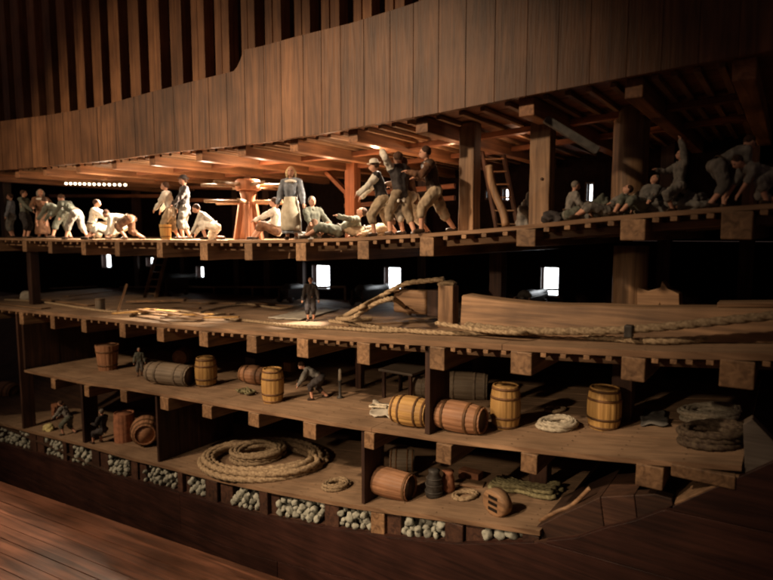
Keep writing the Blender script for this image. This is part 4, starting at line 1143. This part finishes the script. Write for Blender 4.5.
# strings of lamps, and one row of glints built the same way
def lamps(a, b, n, label, r=.0055):
    root=thing('light_or_glint_row',a,label,'string lights')
    mb=MB(); mb.tube([a+Vector((0,0,.006)),b+Vector((0,0,.006))],.0015,6); mb.obj('cable','iron',root)
    for i in range(n):
        q=a.lerp(b,(i+.5)/n); mb=MB(); mb.ball(q,r,2); mb.obj('bulb_or_glint','bulb_glint_glow',root)
lamps(P(64,183.5,.34),P(128,185.0,.34),13,'row of small bright glowing lamps under the ceiling at far left',.0072)
lamps(P(133,176,.62),P(182,180,.62),11,'fainter row of little lamps right of the brighter one',.004)
lamps(P(412,133,.45),P(462,142,.45),9,'short row of glowing dots standing in for lamp glints above the brawlers',.004)  # glowing balls stand in for lamplight reflected on the woodwork

# ================================================================== BALLAST
stones=[]
for v in range(7):
    bm=bmesh.new(); bmesh.ops.create_icosphere(bm,subdivisions=3,radius=1)
    for q in bm.verts:
        n_=q.co.copy(); k=1+.34*noise.noise(n_*1.3+Vector((v*7,0,0)))+.10*noise.noise(n_*3.7+Vector((0,v*5,0)))
        q.co=Vector((n_.x*1.15,n_.y*.95,n_.z*.85))*k
    me=bpy.data.meshes.new('ballast_stone'); bm.to_mesh(me); bm.free(); me.polygons.foreach_set('use_smooth',[True]*len(me.polygons)); me.materials.append(MATS['stone']); stones.append(me)
BN=['far left end','second','third','fourth','bay below the upright red cask and bulkhead','narrow sixth','bay under the left of the huge coil','wide bay under the right of the huge coil','bay under the small rope heap','bay below the reddish lying barrel','bay below the pulley block']
BL=['ballast stone in the hull bay at the far left end','ballast stone in the second hull bay from the left','ballast stone in the third hull bay from the left','ballast stone in the fourth hull bay from the left','ballast stone in the bay at the foot of the dark bulkhead','ballast stone in the narrow bay left of the huge rope coil','ballast stone in the bay under the left half of the huge coil','ballast stone in the wide bay under the right half of the coil','ballast stone in the bay below the small rope heap','ballast stone in the bay below the reddish lying barrel','ballast stone in the last bay, below the pulley block']
cnt=0
for bi,(a,b) in enumerate(BAYS):
    m=mpp(P((a+b)/2,480)); r0=.0130 if bi<10 else .0155
    px=a+2
    for Y in (.020,.052):
      for row in range(6):
        px=a+1+ (row%2)*3
        while px<b-1:
            T=by_px(top_e,HL,px); r=r0*random.uniform(.72,1.2)
            z=T.z+.001+r*.8+row*r0*1.38+random.uniform(-.003,.003)
            lim=zdeck('hold',T.x)-THICK['hold']-.003-r*.9
            if bi==10 and row>0: z=99
            if z<lim or (row==0 and z<lim+.01) :
                hole = row>=1 and random.random()<.05+.08*row
                if not hole:
                    o=bpy.data.objects.new('ballast_stone',random.choice(stones)); col.objects.link(o)
                    o.location=(T.x,Y+random.uniform(-.006,.008),min(z,lim+.004)); o.scale=(r,r,r); o.rotation_euler=[random.uniform(0,6.28) for _ in range(3)]
                    tag(o,'grey-green '+BL[bi],'stone','ballast stones between the hull frames'); cnt+=1
            px+=2*r/m/.98
print('STONES',cnt)


# ================================================================== LIGHT
w = bpy.data.worlds.new('World'); sc.world = w; w.use_nodes = True
w.node_tree.nodes['Background'].inputs[0].default_value = (.85,.54,.46,1); w.node_tree.nodes['Background'].inputs[1].default_value = .036
def lamp(kind, name, loc, target, energy, color, size=.1, angle=60, blend=1.0):
    l = bpy.data.lights.new(name, kind); l.energy = energy; l.color = color
    if kind == 'SPOT': l.spot_size = R(angle); l.spot_blend = blend; l.shadow_soft_size = size
    elif kind == 'AREA': l.size = size
    else: l.shadow_soft_size = size
    o = bpy.data.objects.new(name, l); col.objects.link(o); o.location = loc
    if target is not None: o.rotation_euler = (Vector(target)-Vector(loc)).to_track_quat('-Z','Y').to_euler()
    return o
lamp('SPOT','key_spot',(-1.9,-2.3,1.35),(-1.25,0,-.24),330,(1.0,.72,.46),.06,50)
lamp('SPOT','low_spot',(-1.35,-2.7,.55),(-1.0,0,-.62),130,(1.0,.72,.46),.05,36)
lamp('SPOT','left_spot',(-3.3,-2.3,1.0),(-2.6,0,-.42),190,(1.0,.72,.45),.06,78)
lamp('SPOT','floor_spot',(-3.0,-2.6,1.6),(-2.0,-.6,-1.14),55,(1.0,.66,.48),.08,70)
# lamps inside the upper deck
for px, Y, dz, e, c in [(70,.10,.24,.5,(1.0,.78,.52)),(108,.12,.25,3.4,(1.0,.78,.54)),(160,.12,.27,3.2,(1.0,.80,.58)),(208,.12,.27,4.2,(1.0,.80,.58)),(262,.22,.28,3.2,(1.0,.74,.50)),(330,.30,.27,1.8,(1.0,.62,.38)),(375,.16,.31,2.4,(1.0,.66,.42)),(452,.40,.31,1.6,(1.0,.55,.30)),(520,.45,.30,.5,(1.0,.55,.32))]:
    q = at('upper', px, Y); zc = zdeck('top', q.x)
    zl = min(q.z+dz, zc-.055)
    lamp('POINT','deck_lamp',(q.x,q.y,zl),None,e*.33,c,.012)
    if px < 440: lamp('SPOT','deck_spot',(q.x,q.y+.06,zl-.01),(q.x,q.y-.04,q.z),e*13,(1.0,.80,.58),.012,140,.5)
# lamp inside the middle deck shining on the gear
pl = at('mid',303,.24); lamp('SPOT','gear_lamp',pl+Vector((0,0,.20)),pl+Vector((.02,-.04,0)),7.5,(1.0,.86,.68),.01,68,.6)
pl = at('mid',175,.26); lamp('SPOT','gear_lamp',pl+Vector((0,0,.21)),pl+Vector((-.02,-.14,0)),9,(1.0,.78,.54),.01,110,.8)
pl = at('mid',225,.26); lamp('SPOT','gear_lamp',pl+Vector((0,0,.20)),pl+Vector((-.02,-.14,0)),4,(1.0,.78,.54),.01,90,.8)

sc.render.engine = 'CYCLES'
sc.view_settings.view_transform = 'Standard'; sc.view_settings.look = 'None'; sc.view_settings.exposure = .25; sc.view_settings.gamma = 1
sc.cycles.filter_width = 2.0
sc.cycles.max_bounces = 6
